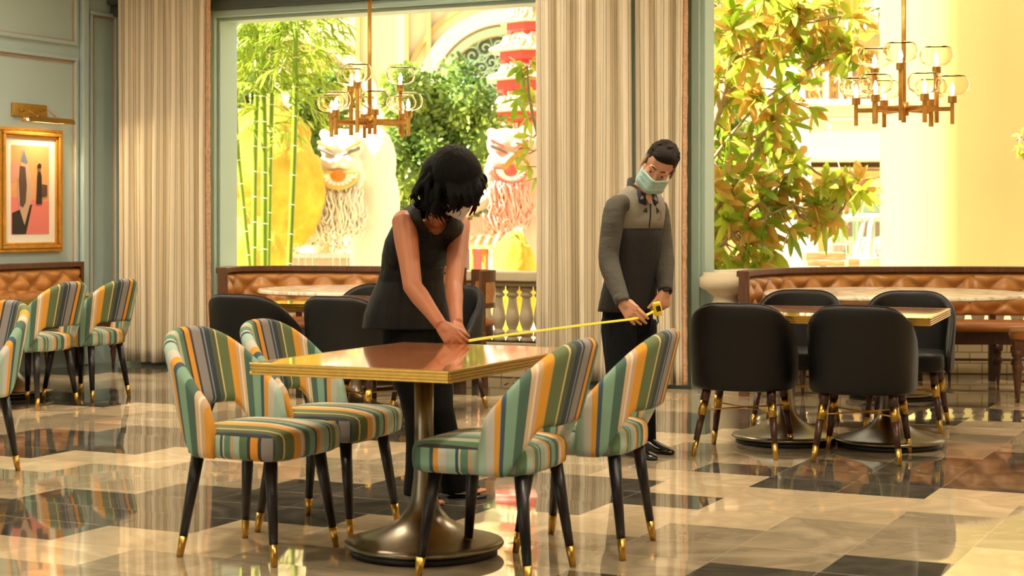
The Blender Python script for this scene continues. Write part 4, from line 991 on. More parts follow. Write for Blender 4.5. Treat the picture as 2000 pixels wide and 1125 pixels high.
hand(mb, J['wR'], tR-J['wR']+Vector((-.01, 0, .01)), (-.5, -.62, .5), (.45, -.1, .2), [(.35, .75, .5), (.5, .8, .6), (.65, .9, .6), (.75, .9, .6)], .25, .95, thdir=(.85, -.1, -.45))
hand(mb, J['wL'], tL-J['wL']+Vector((.012, -.02, .0)), (.55, -.65, .3), (-.5, -.55, -.1), [(.45, .8, .6), (.55, .85, .6), (.6, .9, .6), (.65, .9, .6)], .25, .95, thdir=(.1, -.55, -.75))
mb.build('body', M['skinw'], wo, remesh=.0045, sm=3)
# face mask (only its edge shows below the hair)
mb = MB(B1); rows = []
for j in range(9):
    tz = j/8; z_ = lerp(-.118, -.005, tz); row = []
    for i in range(17):
        a = lerp(-1, 1, i/16); row.append(T(.072*math.sin(a*PI/2*.98), .094*math.cos(a*PI/2*.93)**.7+math.exp(-(a/.28)**2)*.03+.006, z_*(1-.3*abs(a)**1.6)-.012*abs(a)))
    rows.append(row)
mb.loft(rows, closed=False); mb.build('face_mask', M['maskwhite'], wo, solid=.003)
eyes(T, Mx, 1.03, wo, B1)
# hair: chin length black waves
mb = MB(B1)
mb.ell(T(0, -.02, .05), (.108, .130, .108), Mx, 24, 16); mb.ell(T(.0, .055, .045), (.092, .07, .085), Mx, 20, 12); mb.ell(T(.02, -.075, -.02), (.095, .08, .11), Mx, 18, 12); mb.ell(T(0, .03, .085), (.08, .08, .05), Mx, 18, 12)
rnd = random.Random(12)
def lock(p0, p1, p2, r0, curl, ph):
    pts = []; n_ = 16
    for i in range(n_+1):
        t_ = i/n_; q = p0.lerp(p1, t_).lerp(p1.lerp(p2, t_), t_); k = curl*t_; pts.append(q+Vector((math.cos(ph+t_*8)*k, math.sin(ph+t_*8)*k, math.sin(ph*2+t_*7)*k*.5)))
    mb.tube(pts, [r0*(1-.75*(i/n_)**2) for i in range(n_+1)], 7)
LK = [((845, 330), (822, 380), (832, 408)), ((840, 340), (812, 372), (808, 398)), ((850, 335), (822, 395), (845, 425)), ((855, 350), (838, 400), (858, 432)), ((862, 360), (850, 402), (872, 428)), ((835, 345), (815, 365), (800, 392)),
      ((870, 370), (862, 402), (868, 420)), ((880, 370), (885, 398), (880, 415)), ((890, 370), (905, 395), (895, 412)), ((915, 330), (938, 350), (940, 385)), ((918, 325), (948, 345), (945, 372)), ((912, 330), (940, 370), (922, 418)), ((905, 340), (925, 372), (932, 408)),
      ((925, 335), (950, 365), (938, 378)), ((850, 315), (828, 350), (822, 385)), ((898, 350), (915, 375), (908, 400)), ((842, 325), (810, 355), (818, 385)), ((858, 365), (836, 398), (820, 402)), ((846, 345), (826, 392), (842, 412)), ((866, 350), (880, 395), (866, 412)), ((898, 330), (918, 365), (906, 398)), ((890, 335), (903, 375), (896, 408)), ((905, 325), (930, 362), (918, 400)), ((900, 340), (912, 378), (912, 404)), ((885, 345), (893, 385), (884, 414))]
for i, (a, b_, c_) in enumerate(LK):
    for q in range(3):
        dY = rnd.uniform(-.06, .10); j_ = lambda: rnd.uniform(-7, 7)
        lock(W(a[0]+j_(), a[1]+j_(), 7.44+dY), W(b_[0]+j_(), b_[1]+j_(), 7.40+dY), W(c_[0]+j_(), c_[1]+j_(), 7.43+dY), rnd.uniform(.012, .021) if q else .016, rnd.uniform(.006, .014), rnd.uniform(0, 6))
for x0 in range(874, 936, 5):      # locks falling in front of the lowered face
    a_ = rnd.uniform(-5, 5); lock(W(x0-4, 335, 7.41), W(x0+a_+3, 372, 7.28), W(x0+a_+rnd.uniform(-7, 7), rnd.uniform(392, 412), 7.31), rnd.uniform(.011, .015), rnd.uniform(.006, .012), rnd.uniform(0, 6))
mb.build('hair', M['hairw'], wo, remesh=.005, sm=2)
mb = MB(B1)
for i in range(46):
    a, b_, c_ = rnd.choice(LK); j_ = lambda k=9: rnd.uniform(-k, k); dY = rnd.uniform(-.06, .08)
    lock(W(a[0]+j_(), a[1]+j_(), 7.42+dY), W(b_[0]+j_(13), b_[1]+j_(), 7.38+dY), W(c_[0]+j_(14), c_[1]+j_(12), 7.42+dY), rnd.uniform(.002, .004), rnd.uniform(.01, .022), rnd.uniform(0, 6))
mb.build('stray_curls', M['hairw'], wo)
# sleeveless top with scooped neck and flared hem
fwW = Vector((.42, -.91, 0)).normalized(); sdW = Vector((fwW.y, -fwW.x, 0))
def secw(px0, px1, py, Y, dep, tilt=0):
    c = W((px0+px1)/2, py, Y); half = (px1-px0)/2*Y/FPX; k = half/math.sqrt(sdW.x**2+(fwW.x*dep)**2); return (c, sdW*k, (fwW+Vector((0, 0, tilt)))*k*dep)
sw = [secw(711, 878, 640, 7.87, .78), secw(715, 875, 612, 7.87, .78), secw(727, 869, 580, 7.86, .76), secw(741, 864, 548, 7.85, .74), secw(748, 864, 525, 7.83, .74), secw(750, 880, 500, 7.79, .8, -.12), secw(756, 893, 475, 7.75, .8, -.2), secw(768, 899, 452, 7.71, .74, -.3), secw(783, 903, 434, 7.66, .74, -.4), secw(792, 893, 418, 7.62, .68, -.5), secw(808, 884, 403, 7.60, .62, -.5)]
sw = [tuple(a.lerp(b_, q/8) for a, b_ in zip(s0, s1)) for s0, s1 in zip(sw[:-1], sw[1:]) for q in range(8)]+[sw[-1]]
lo = ringloft(sw, 128, lambda i, a: .006*math.sin(6*PI*a+i*.06)+.004*math.sin(10*PI*a+2-i*.1)); mb = MB(B1); nn_ = 128; vs = [p for l in lo for p in l]; fs = []
for i in range(len(lo)-1):
    for k in range(nn_):
        k2 = (k+1) % nn_; c = (lo[i][k]+lo[i+1][k2])/2; mid = (sw[i][0]+sw[i+1][0])/2; rel = c-mid; fcomp = rel.dot(fwW); scomp = rel.dot(sdW)
        zc = CH-(c.z-CH)*0; py = HOR-(c.z-CH)*FPX/c.y; px = 1000+c.x*FPX/c.y
        front = fcomp > 0.0
        scoop = 461-((px-852)/31)**2*46
        if front and py < scoop and abs(px-852) < 34: continue
        fs.append((i*nn_+k, i*nn_+k2, (i+1)*nn_+k2, (i+1)*nn_+k))
mb.add(vs, fs); mb.build('sleeveless_top', M['blacktop'], wo, solid=.008)
# trousers with flared hems
mb = MB(B1); mb.chain([(J['hip']+Vector((0, 0, -.03)), .13), (J['hip']-Vector((0, 0, .12)), .125)])
for a in ('R', 'L'):
    h_, k_, n_ = J['h'+a], J['k'+a], J['a'+a]
    mb.tube([h_+Vector((0, 0, .06)), h_, h_.lerp(k_, .45), k_, k_.lerp(n_, .4), k_.lerp(n_, .75), Vector((n_.x, n_.y+.01, .045))], [.1, .104, .087, .062 if a == 'R' else .066, .062, .074, .09], 20)
mb.build('trousers', M['blacktrouser'], wo, remesh=.007, sm=3)
for a, tip in (('R', W(855, 996, 7.56)), ('L', W(950, 970, 7.90))):
    n_ = J['a'+a]; toe = Vector((tip.x, tip.y, 0)); heel = Vector((n_.x, n_.y, 0)); dd = (toe-heel).normalized(); heel -= dd*.04; L_ = (toe-heel).length; sx_ = dd.cross(Vector((0, 0, 1)))
    mb = MB(B1); loops = []
    for f_, w_ in ((0, .018), (.06, .03), (.3, .03), (.6, .042), (.82, .042), (.95, .026), (1, .008)):
        c = heel+dd*L_*f_; loops.append([c+sx_*w_+Vector((0, 0, .014)), c-sx_*w_+Vector((0, 0, .014)), c-sx_*w_, c+sx_*w_])
    mb.loft(loops); sh = mb.build('sandal', M['shoe'], wo)
    mb = MB(B1); c = heel+dd*L_*.72; mb.tube([c+sx_*.044+Vector((0, 0, .01)), c+sx_*.03+Vector((0, 0, .045)), c+Vector((0, 0, .054)), c-sx_*.03+Vector((0, 0, .045)), c-sx_*.044+Vector((0, 0, .01))], .009, 8)
    mb.build('strap', M['shoe'], sh)

# ================================================================= THE CONSERVATORY OUTSIDE
def blade(mb, p, d, nrm, L, w, droop=.15, mi=0, idx=None, fold_=.12):
    """one pointed leaf as six faces with a folded midrib"""
    d = Vector(d).normalized(); x = d.cross(Vector(nrm)); x = x.normalized() if x.length > 1e-3 else Vector((1, 0, 0)); n_ = x.cross(d)
    vs = []
    for t, k in ((0, .12), (.3, .85), (.62, 1), (.85, .6)):
        c = p+d*L*t-Vector((0, 0, 1))*droop*L*t*t
        vs += [c-x*w*k+n_*w*fold_*k, c, c+x*w*k+n_*w*fold_*k]
    vs.append(p+d*L-Vector((0, 0, 1))*droop*L)
    f = []
    for i in range(3):
        b = i*3; f += [(b, b+1, b+4, b+3), (b+1, b+2, b+5, b+4)]
    f += [(9, 10, 12), (10, 11, 12)]
    mb.add(vs, f)
    if idx is not None: idx.extend([mi]*len(f))
def rdir(rnd):
    while True:
        v = Vector((rnd.uniform(-1, 1), rnd.uniform(-1, 1), rnd.uniform(-1, 1)))
        if .1 < v.length < 1: return v.normalized()
# ---- bamboo
GB = 'bamboo canes outside the left opening'
BL = [('leaning bamboo cane, leftmost, its top tilted to the left', [(455, -60), (458, 150), (464, 290), (475, 400), (488, 530)], 16.8, .022),
      ('straight bamboo cane just right of the leaning one', [(506, -60), (502, 150), (498, 300), (496, 530)], 17.0, .026),
      ('thickest bamboo cane in the middle of the clump', [(512, -60), (513, 150), (516, 300), (516, 530)], 16.7, .032),
      ('slim bamboo cane close behind the right side of the thickest one', [(534, -60), (532, 150), (528, 300), (524, 530)], 17.1, .023),
      ('bamboo cane standing apart at the right, in front of the golden mound', [(578, -60), (577, 150), (574, 300), (565, 530)], 16.6, .027)]
rnd = random.Random(21)
for bi, (lab, pl, Y, rad) in enumerate(BL):
    top_ = W(*pl[0], Y); bot = W(*pl[-1], Y); dd = (bot-W(*pl[-2], Y)); foot = bot+dd*(bot.z/-dd.z) if dd.z < 0 else Vector((bot.x, bot.y, 0)); foot.z = 0
    t = empty('bamboo_cane', tuple(foot)); tag(t, lab, 'bamboo', GB)
    cp = catmull([W(x, y, Y) for x, y in pl]+[foot], 10); pts, L = resample(cp, .08); mb = MB(foot); mb.tube(pts, rad*1.05, 12); mb.build('cane', M['bamboo'], t)
    nodes, _ = resample(cp, .235+.01*bi)
    for k, q in enumerate(nodes[1:-1]):
        d = (nodes[k+2]-nodes[k]).normalized(); mb = MB(foot); mb.tube([q-d*.006, q, q+d*.006], [rad*1.06, rad*1.22, rad*1.06], 12); mb.build('node_ring', M['bamnode'], t)
    mb = MB(foot); tw = MB(foot)
    cnt = [110, 170, 230, 150, 330][bi]
    for k in range(34):
        py = rnd.choice([rnd.uniform(-40, 130), rnd.uniform(20, 260), rnd.uniform(-20, 200)]); j = min(range(len(pts)), key=lambda q: abs(HOR-(pts[q].z-CH)*FPX/pts[q].y-py)); q = pts[j]
        sx_ = rnd.choice([-1, 1]) if bi < 4 else rnd.choice([-1, 1, 1]); ln = rnd.uniform(.25, .62) if sx_ > 0 else rnd.uniform(.2, .4); d = Vector((sx_*rnd.uniform(.5, 1), rnd.uniform(-.5, .5), rnd.uniform(-.35, .35))).normalized()
        tp = [q+d*ln*f_-Vector((0, 0, 1))*.12*f_*f_*ln for f_ in (0, .35, .7, 1)]; tw.tube(tp, [.004, .003, .002, .001], 5)
        for m_ in range(cnt//24+4):
            f_ = rnd.uniform(.25, 1); r_ = q+d*ln*f_-Vector((0, 0, 1))*.12*f_*f_*ln; ld = (d*.6+Vector((rnd.uniform(-.6, .6), rnd.uniform(-.6, .6), rnd.uniform(-.75, .15)))).normalized()
            blade(mb, r_, ld, rdir(rnd), rnd.uniform(.10, .19), rnd.uniform(.008, .013), .3)
    mb.build('foliage', M['bamleaf'], t, smooth=False); tw.build('twig', M['bamboo'], t)
# ---- magnolia
def leaf_cluster(mb, idx, p, d, rnd, n_, L=.17):
    d = Vector(d).normalized(); ph = rnd.uniform(0, 6)
    a = d.cross(Vector((0, 0, 1))); a = a.normalized() if a.length > .01 else Vector((1, 0, 0)); b_ = d.cross(a)
    for k in range(n_):
        an = ph+k*2.4; op = rnd.uniform(.45, 1.25); ld = d*math.cos(op)+(a*math.cos(an)+b_*math.sin(an))*math.sin(op)
        brown = rnd.random() < (.62 if ld.z > -.1 and rnd.random() < .5 else .30)
        blade(mb, p-d*rnd.uniform(0, .05), ld, (rdir(rnd)*.5+d*.8), L*rnd.uniform(.75, 1.2), L*rnd.uniform(.14, .19), rnd.uniform(.05, .35), 1 if brown else 0, idx)
def magnolia(name, label, foot, limbs, clusters, Y, seed, L=.215):
    rnd = random.Random(seed); t = empty(name, foot); tag(t, label, 'tree')
    tw = MB(foot)
    lp = []
    for pl, r0, r1 in limbs:
        q = catmull([W(x, y, yy) if len_ == 3 else None for (x, y, yy), len_ in ((p_, 3) for p_ in pl)], 8); tw.tube(q, [lerp(r0, r1, i/(len(q)-1)) for i in range(len(q))], 8); lp += q
    mb = MB(foot); idx = []
    for (x, y, n_) in clusters:
        yy = Y+rnd.uniform(-.35, .45); p = W(x, y, yy); near = min(lp, key=lambda q: (q-p).length); d = (p-near); d = d.normalized() if d.length > .02 else rdir(rnd)
        mid = near.lerp(p, .5)+Vector((0, 0, -.03)); tw.tube([near, mid, p], [.009, .007, .004], 6)
        leaf_cluster(mb, idx, p, (d+rdir(rnd)*.6), rnd, n_, L)
    tw.build('branches', M['bark'], t); o = mb.build('foliage', [M['magleaf'], M['magleaf2']], t, smooth=False)
    for i, k in enumerate(idx): o.data.polygons[i].material_index = k
    return t
r2 = random.Random(5); cl = []
def fill(x0, x1, y0, y1, n_, k=7):
    for _ in range(n_): cl.append((r2.uniform(x0, x1), r2.uniform(y0, y1), r2.randint(k-2, k+2)))
fill(1378, 1560, -15, 60, 30, 8); fill(1540, 1675, -15, 60, 18, 8); fill(1370, 1440, 60, 170, 10); fill(1450, 1530, 40, 115, 8); fill(1560, 1650, 50, 120, 14, 8); fill(1640, 1700, 95, 135, 5, 6)
fill(1375, 1470, 130, 300, 20); fill(1450, 1560, 190, 300, 15); fill(1500, 1590, 160, 215, 5, 6); fill(1375, 1450, 280, 420, 14); fill(1420, 1500, 330, 400, 5); fill(1500, 1560, 300, 340, 4)
fill(1500, 1660, 345, 400, 20, 8); fill(1460, 1620, 390, 450, 16, 8); fill(1540, 1640, 420, 455, 5, 6); fill(1376, 1520, 430, 535, 34, 8); fill(1660, 1700, 330, 375, 3, 5); fill(1500, 1560, 40, 110, 4, 6)
LB = [([(1340, 700, 15.3), (1352, 480, 15.3), (1378, 300, 15.3), (1410, 190, 15.3), (1430, 120, 15.3), (1440, 40, 15.3), (1500, -30, 15.3)], .045, .02), ([(1355, 470, 15.2), (1440, 350, 15.2), (1500, 245, 15.2), (1560, 150, 15.2), (1640, 110, 15.2), (1700, 112, 15.2)], .022, .007),
      ([(1350, 520, 15.4), (1400, 455, 15.3), (1480, 400, 15.2), (1560, 325, 15.2), (1600, 340, 15.2), (1660, 375, 15.2)], .022, .007), ([(1350, 380, 15.2), (1400, 300, 15.2), (1470, 215, 15.2), (1540, 160, 15.2)], .018, .007),
      ([(1355, 350, 15.3), (1400, 240, 15.4), (1420, 190, 15.5), (1440, 170, 15.5), (1520, 175, 15.5)], .018, .008), ([(1345, 600, 15.3), (1400, 490, 15.1), (1460, 440, 15.1), (1550, 400, 15.1)], .02, .008), ([(1430, 120, 15.3), (1520, 60, 15.3), (1600, 40, 15.3), (1660, 30, 15.3)], .02, .008)]
ft = W(1330, 700, 15.3); ft.z = 0
LB[0][0][0] = (1330, 428+(CH)*FPX/15.3, 15.3)
magnolia('magnolia_tree', 'magnolia tree with broad glossy leaves just outside the right hand opening', tuple(ft), LB, cl, 15.3, 11)
cl = []
for x, y, n_ in ((1022, 150, 8), (1015, 130, 5), (1030, 185, 7), (1010, 195, 4), (1030, 230, 6), (1028, 290, 7), (1012, 300, 5), (1030, 325, 5), (1034, 265, 4), (1040, 120, 6), (1042, 200, 7), (1045, 350, 5)): cl.append((x, y, n_))
f2 = W(1130, 700, 15.0); f2.z = 0
magnolia('magnolia_tree', 'small spray of magnolia leaves showing at the right edge of the left opening', tuple(f2), [([(1130, 428+CH*FPX/15, 15.0), (1110, 420, 15.0), (1062, 300, 15.0), (1036, 200, 15.0), (1030, 130, 15.0)], .03, .008)], cl, 15.0, 17, .17)
cl = [(1995, 262, 4), (1990, 285, 5), (1998, 300, 4), (2010, 270, 7)]
f3 = W(2060, 700, 15.2); f3.z = 0
magnolia('leafy_shrub', 'small sprig of green leaves at the far right edge in front of the yellow column', tuple(f3), [([(2060, 428+CH*FPX/15.2, 15.2), (2040, 400, 15.2), (2010, 290, 15.2), (1992, 265, 15.2)], .02, .006)], cl, 15.2, 19, .10)
# ---- golden mounds
def mound(c, r, label, seed):
    rnd = random.Random(seed); base = Vector((c.x, c.y, 0)); t = empty('golden_mound', tuple(base)); tag(t, label, 'sculpture')
    mb = MB(base); n_, m_ = 64, 40; loops = []
    ph = [rnd.uniform(0, 6) for _ in range(6)]
    for i in range(m_+1):
        e = -PI/2+PI*i/m_; l = []
        for k in range(n_):
            a = 2*PI*k/n_; q = 1+.05*math.sin(3*a+ph[0]+e*2)+.04*math.sin(5*e+ph[1]+2*a)+.03*math.sin(9*a+ph[2])*math.cos(e*4)+rnd.uniform(-.022, .022)+.035*math.copysign(1, math.sin(e*4.3+a*.7+ph[3]))
            l.append(c+Vector((r[0]*math.cos(a)*math.cos(e)*q, r[1]*math.sin(a)*math.cos(e)*q, r[2]*math.sin(e)*q)) if 0 < i < m_ else c+Vector((.01*math.cos(a), .01*math.sin(a), r[2]*math.sin(e))))
        loops.append(l)
    for l in loops:
        for q in l: q.z = max(q.z, .0)
    mb.loft(loops); mb.build('mound_surface', M['goldrock'], t)
    if c.z-r[2] > .05: mb = MB(base); mb.tube([(c.x, c.y, 0), (c.x, c.y, c.z-r[2]*.7)], .12, 12); mb.build('stand', M['plank'], t)
    return t
mound(W(512, 355, 20.5), (.68, .6, .93), 'large golden yellow rounded mound behind the bamboo', 3)
mound(W(492, 545, 19.2), (.40, .3, W(492, 540, 19.2).z+.02), 'small golden yellow mound at the foot of the bamboo', 4)
mound(W(1005, 560, 19.0), (.26, .3, W(1005, 555, 19).z+.02), 'golden mound in front of the red pavilion', 6)
# ---- lion statues
def lion(c, s, yaw, label, mats, name='lion_statue'):
    """c: centre of the face. local x to the viewer's right, y away, z up; metres times s"""
    base = Vector((c.x, c.y, 0)); t = empty(name, tuple(base)); tag(t, label, 'statue'); Rz = Matrix.Rotation(yaw, 3, 'Z')
    def L_(x, y, z): return c+Rz@Vector((x*s, y*s, z*s))
    def el(mb, x, y, z, a, b_, c_, n_=18): mb.ell(L_(x, y, z), (a*s, b_*s, c_*s), Rz, n_, 12)
    body, shade, eye, mouth, tooth = mats
    mb = MB(base)
    el(mb, 0, .1, .32, .30, .25, .26); el(mb, 0, .0, .06, .32, .22, .2); el(mb, -.22, .05, -.08, .13, .15, .16); el(mb, .2, .05, -.08, .13, .15, .16); el(mb, 0, .12, -.28, .27, .2, .24)
    el(mb, 0, -.16, .10, .10, .12, .10); el(mb, -.07, -.22, .04, .055, .06, .045); el(mb, .07, -.22, .04, .055, .06, .045)
    el(mb, -.17, -.12, .3, .14, .10, .075); el(mb, .17, -.12, .3, .14, .10, .075); el(mb, -.22, .1, .5, .09, .08, .08); el(mb, .15, .1, .5, .1, .08, .07)
    el(mb, .42, .4, .1, .36, .35, .55); el(mb, .5, .45, -.5, .33, .35, .7); el(mb, .46, .45, -1.0, .36, .35, .5)
    for k in range(9): a = k/8*PI; el(mb, -.30*math.cos(a), -.04, -.12-.20*math.sin(a), .06, .08, .07)
    lowz = -c.z/s; el(mb, .45, .5, lowz+.35, .42, .4, .4)
    mb.cap(L_(.4, .4, -1.0), .3*s, L_(.42, .45, lowz+.3), .32*s)
    mb.build('head_and_body', body, t, remesh=.022*s, sm=3)
    mb = MB(base); rnd = random.Random(3)
    for k in range(85):        # hanging beard and mane strands with curled ends
        x = rnd.uniform(-.33, .33); z0 = -.25-rnd.uniform(0, .1); ln = rnd.uniform(.35, .85)*(1.1-abs(x)); y = -.1-rnd.uniform(0, .12)
        pts = [L_(x+.02*math.sin(q*1.3+k), y+.03*math.sin(q*.9+k), z0-ln*q/9) for q in range(9)]
        e_ = .035+rnd.random()*.03; sg = rnd.choice([-1, 1]); pts += [L_(x+sg*e_, y, z0-ln-.03), L_(x+sg*e_*2, y, z0-ln+.01), L_(x+sg*e_*2.1, y, z0-ln+.08)]
        mb.tube(pts, .0155*s, 7)
    for k in range(16):        # outstretched shaggy foreleg at the left
        x = -.28-.035*k*1.0; z0 = -.72-.012*k-rnd.uniform(0, .05); ln = rnd.uniform(.14, .34); pts = [L_(x+.01*math.sin(q+k), -.1, z0-ln*q/5) for q in range(6)]+[L_(x+.03, -.1, z0-ln-.03), L_(x+.06, -.1, z0-ln+.02)]
        mb.tube(pts, .024*s, 7)
    mb.build('shaggy_beard', body, t)
    mb = MB(base); mb.cap(L_(-.2, .0, -.45), .14*s, L_(-.75, -.05, -.78), .08*s); mb.build('foreleg', body, t)
    for sx_ in (-1, 1):
        mb = MB(base); mb.cap(L_(sx_*.07, -.235, .185), .016*s, L_(sx_*.27, -.16, .285), .034*s, 10); mb.build('eye', eye, t)
        mb = MB(base); mb.cap(L_(sx_*.10, -.235, .27), .012*s, L_(sx_*.28, -.17, .37), .028*s, 10); mb.build('brow', shade, t)
    # mouth: wide curved lip with teeth and tongue
    mb = MB(base); pts = [L_(.27*math.cos(a), -.24-.04*math.sin(-a), -.06+.22*math.sin(a)) for a in [-PI*q/16 for q in range(17)]]; mb.tube(pts, .022*s, 8); mb.cap(L_(-.27, -.24, -.055), .02*s, L_(.27, -.24, -.055), .02*s); mb.build('lips', shade, t)
    mb = MB(base); mb.loft([[L_(.24*math.cos(a), -.235, -.07+.19*math.sin(a)*k) for a in [-PI*q/12 for q in range(13)]] for k in (0.02, 1)], closed=False); mb.build('mouth_inside', tooth, t)
    mb = MB(base); el(mb, 0, -.25, -.10, .11, .02, .085); mb.build('tongue', mouth, t)
    mb = MB(base)
    for q in range(1, 10): a = -PI*q/10; mb.cap(L_(.20*math.cos(a), -.26, -.07+.155*math.sin(a)), .022*s, L_(.235*math.cos(a), -.25, -.07+.185*math.sin(a)), .016*s, 8)
    mb.build('teeth', tooth, t)
    return t
M['eyegrey'] = mat('grey_painted_eye', '#6e675c', .5); M['tooth'] = mat('ivory_teeth', '#fbf0d6', .5); M['gold2'] = mat('ochre_painted_brow', '#d9a548', .6); M['tongue'] = mat('orange_red_tongue', '#d9741c', .5)
lion(W(664, 330, 21), .86, R(0), 'big white lion statue with open toothed mouth in the left opening', (M['lionwhite'], M['gold2'], M['eyegrey'], M['tongue'], M['tooth']))
lion(W(990, 322, 23), .86, R(14), 'pink and red lion statue in front of the pagoda', (M['pink'], M['red'], M['dark'], M['red'], M['tooth']))
# ---- garden tree
def bushy(c, r, label, seed, n_=8000, name='leafy_tree', ls=.12):
    rnd = random.Random(seed); base = Vector((c.x, c.y, 0)); t = empty(name, tuple(base)); tag(t, label, 'tree'); mb = MB(base)
    blobs = [(c+Vector((rnd.uniform(-1, 1)*r[0]*.72, rnd.uniform(-.6, .6)*r[1], rnd.uniform(-1, 1)*r[2]*.72)), rnd.uniform(.28, .46)) for _ in range(26)]
    for i in range(n_):
        b_, k = rnd.choice(blobs); v = rdir(rnd); 
        if v.y > .4: v.y = -v.y
        p = b_+Vector((v.x*r[0]*k, v.y*r[1]*k, v.z*r[2]*k))*rnd.uniform(.75, 1.05)
        blade(mb, p, (v+rdir(rnd)*.8), rdir(rnd), rnd.uniform(.7, 1.3)*ls, ls*.28, .2)
    mb.build('foliage', M['treeleaf'], t, smooth=False)
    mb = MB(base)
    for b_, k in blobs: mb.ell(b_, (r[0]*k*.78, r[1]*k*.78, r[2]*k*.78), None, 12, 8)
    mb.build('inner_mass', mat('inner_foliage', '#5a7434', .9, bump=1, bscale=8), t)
    mb = MB(base); mb.tube([base, base+Vector((0.1, 0, c.z*.6)), c], [.16, .12, .07], 10); mb.build('trunk', M['bark'], t)
    return t
bushy(W(865, 270, 27), (.95, .8, 1.15), 'dense green tree between the white lion and the pagoda', 31)
bushy(W(800, 380, 27.5), (.5, .6, .7), 'lower green bush behind the bending woman\'s shoulder', 34, 1500)
bushy(W(625, 225, 28), (.42, .5, .75), 'dark green tree behind the left edge of the white lion', 32, 2200)
bushy(W(470, 150, 27), (.5, .5, 1.0), 'green tree behind the bamboo leaves at the left', 33, 1800)
bushy(W(1390, 280, 21), (.35, .4, 1.0), 'feathery green tree behind the magnolia branches', 35, 1500, ls=.13)
# round dark leaf beside the jamb
mb = MB(W(450, 344, 16.2)); t = empty('big_leaf', tuple(W(450, 344, 16.2))); tag(t, 'single large dark green leaf at the left jamb', 'leaf')
o = MB(W(450, 344, 16.2)); blade(o, W(450, 372, 16.2), (0, 0, 1), (0, -1, 0), .28, .05, -.0); o.build('leaf_blade', M['magleaf'], t, smooth=False)
f4 = W(440, 500, 16.2); mb = MB(W(450, 344, 16.2)); mb.tube([(f4.x, f4.y, 0), W(446, 420, 16.2), W(450, 372, 16.2)], .006, 6); mb.build('stem', M['bamboo'], t)
# ---- pagoda
def pagoda():
    c = W(1048, 428, 29); base = Vector((c.x, c.y, 0)); t = empty('pagoda', tuple(base)); tag(t, 'red pagoda model with cream tiled roofs in tiers', 'pagoda')
    def tier(px_l, py_roof, py_body0, py_body1, wob=0):
        half = (1048-px_l)*29/FPX; zr = W(0, py_roof, 29).z; zb1 = W(0, py_body0, 29).z; zb0 = W(0, py_body1, 29).z; hb = half*.74
        # roof: concave octagonal skirt with lifted corners
        loops = []; n_ = 48
        for rr, dz in ((half, 0), (half*1.0, .03), (half*.86, .06), (half*.72, .13), (hb*.95, .26)):
            l = []
            for k in range(n_):
                a = 2*PI*k/n_; oc = math.cos(PI/8)/math.cos(((a+PI/8) % (PI/4))-PI/8); lift = .10*(max(0, (oc/1.0-.99)*12))*(rr/half)**4; l.append(Vector((base.x+rr*oc*math.cos(a), base.y+rr*oc*math.sin(a), zr+dz+lift*.3)))
            loops.append(l)
        mb = MB(base); mb.loft(loops); rf = mb.build('tiled_roof', M['roofcream'], t)
        mb = MB(base)
        for k in range(32): a = 2*PI*k/32; d = Vector((math.cos(a), math.sin(a), 0)); mb.tube([base+d*hb*.9+Vector((0, 0, zr+.27)), base+d*half*.74+Vector((0, 0, zr+.15)), base+d*half*1.0+Vector((0, 0, zr+.045))], .022, 6)
        mb.build('roof_ribs', M['roofcream'], rf)
        def prism(r_, z0, z1, m_, nm, par=t):
            mb = MB(base); mb.loft([[Vector((base.x+r_*math.cos(2*PI*k/8+PI/8), base.y+r_*math.sin(2*PI*k/8+PI/8), z)) for k in range(8)] for z in (z0, z1)]); return mb.build(nm, m_, par, smooth=False)
        prism(hb*1.12, zb1-.02, zr+.02, M['red'], 'eaves_band'); bd = prism(hb*.92, zb0, zb1, M['red'], 'tier_wall')
        mb = MB(base)
        for k in range(8):
            a = 2*PI*k/8; d = Vector((math.cos(a), math.sin(a), 0)); x = Vector((-d.y, d.x, 0)); r_ = hb*.92*math.cos(PI/8)+.008
            w_ = hb*.92*math.sin(PI/8)*.62; z0, z1 = lerp(zb0, zb1, .18), lerp(zb0, zb1, .85)
            mb.add([base+d*r_-x*w_+Vector((0, 0, z0)), base+d*r_+x*w_+Vector((0, 0, z0)), base+d*r_+x*w_+Vector((0, 0, z1)), base+d*r_-x*w_+Vector((0, 0, z1))], [(0, 1, 2, 3)])
        wn_ = mb.build('window', M['tooth'], bd, smooth=False)
        mb = MB(base)
        for k in range(8):
            a = 2*PI*k/8; d = Vector((math.cos(a), math.sin(a), 0)); x = Vector((-d.y, d.x, 0)); r_ = hb*.92*math.cos(PI/8)+.016; w_ = hb*.92*math.sin(PI/8)*.62; z0, z1 = lerp(zb0, zb1, .18), lerp(zb0, zb1, .85)
            for f_ in (-.5, 0, .5): mb.bar(base+d*r_+x*w_*f_+Vector((0, 0, z0)), base+d*r_+x*w_*f_+Vector((0, 0, z1)), .012, .012, up=tuple(d))
            mb.bar(base+d*r_-x*w_+Vector((0, 0, (z0+z1)/2)), base+d*r_+x*w_+Vector((0, 0, (z0+z1)/2)), .012, .012)
        mb.build('window_lattice', M['pink'], bd, smooth=False)
    tier(978, -2, 10, 42); tier(972, 48, 62, 90); tier(955, 104, 118, 150); tier(947, 160, 176, 208); tier(938, 222, 238, 270); tier(932, 285, 300, 345); tier(928, 355, 372, 425)
    mb = MB(base); q = W(1048, 420, 29); mb.lathe([(.7, 0), (.7, q.z), (.01, q.z)], c=base, n=8); mb.build('base_tower', M['red'], t, smooth=False)
pagoda()
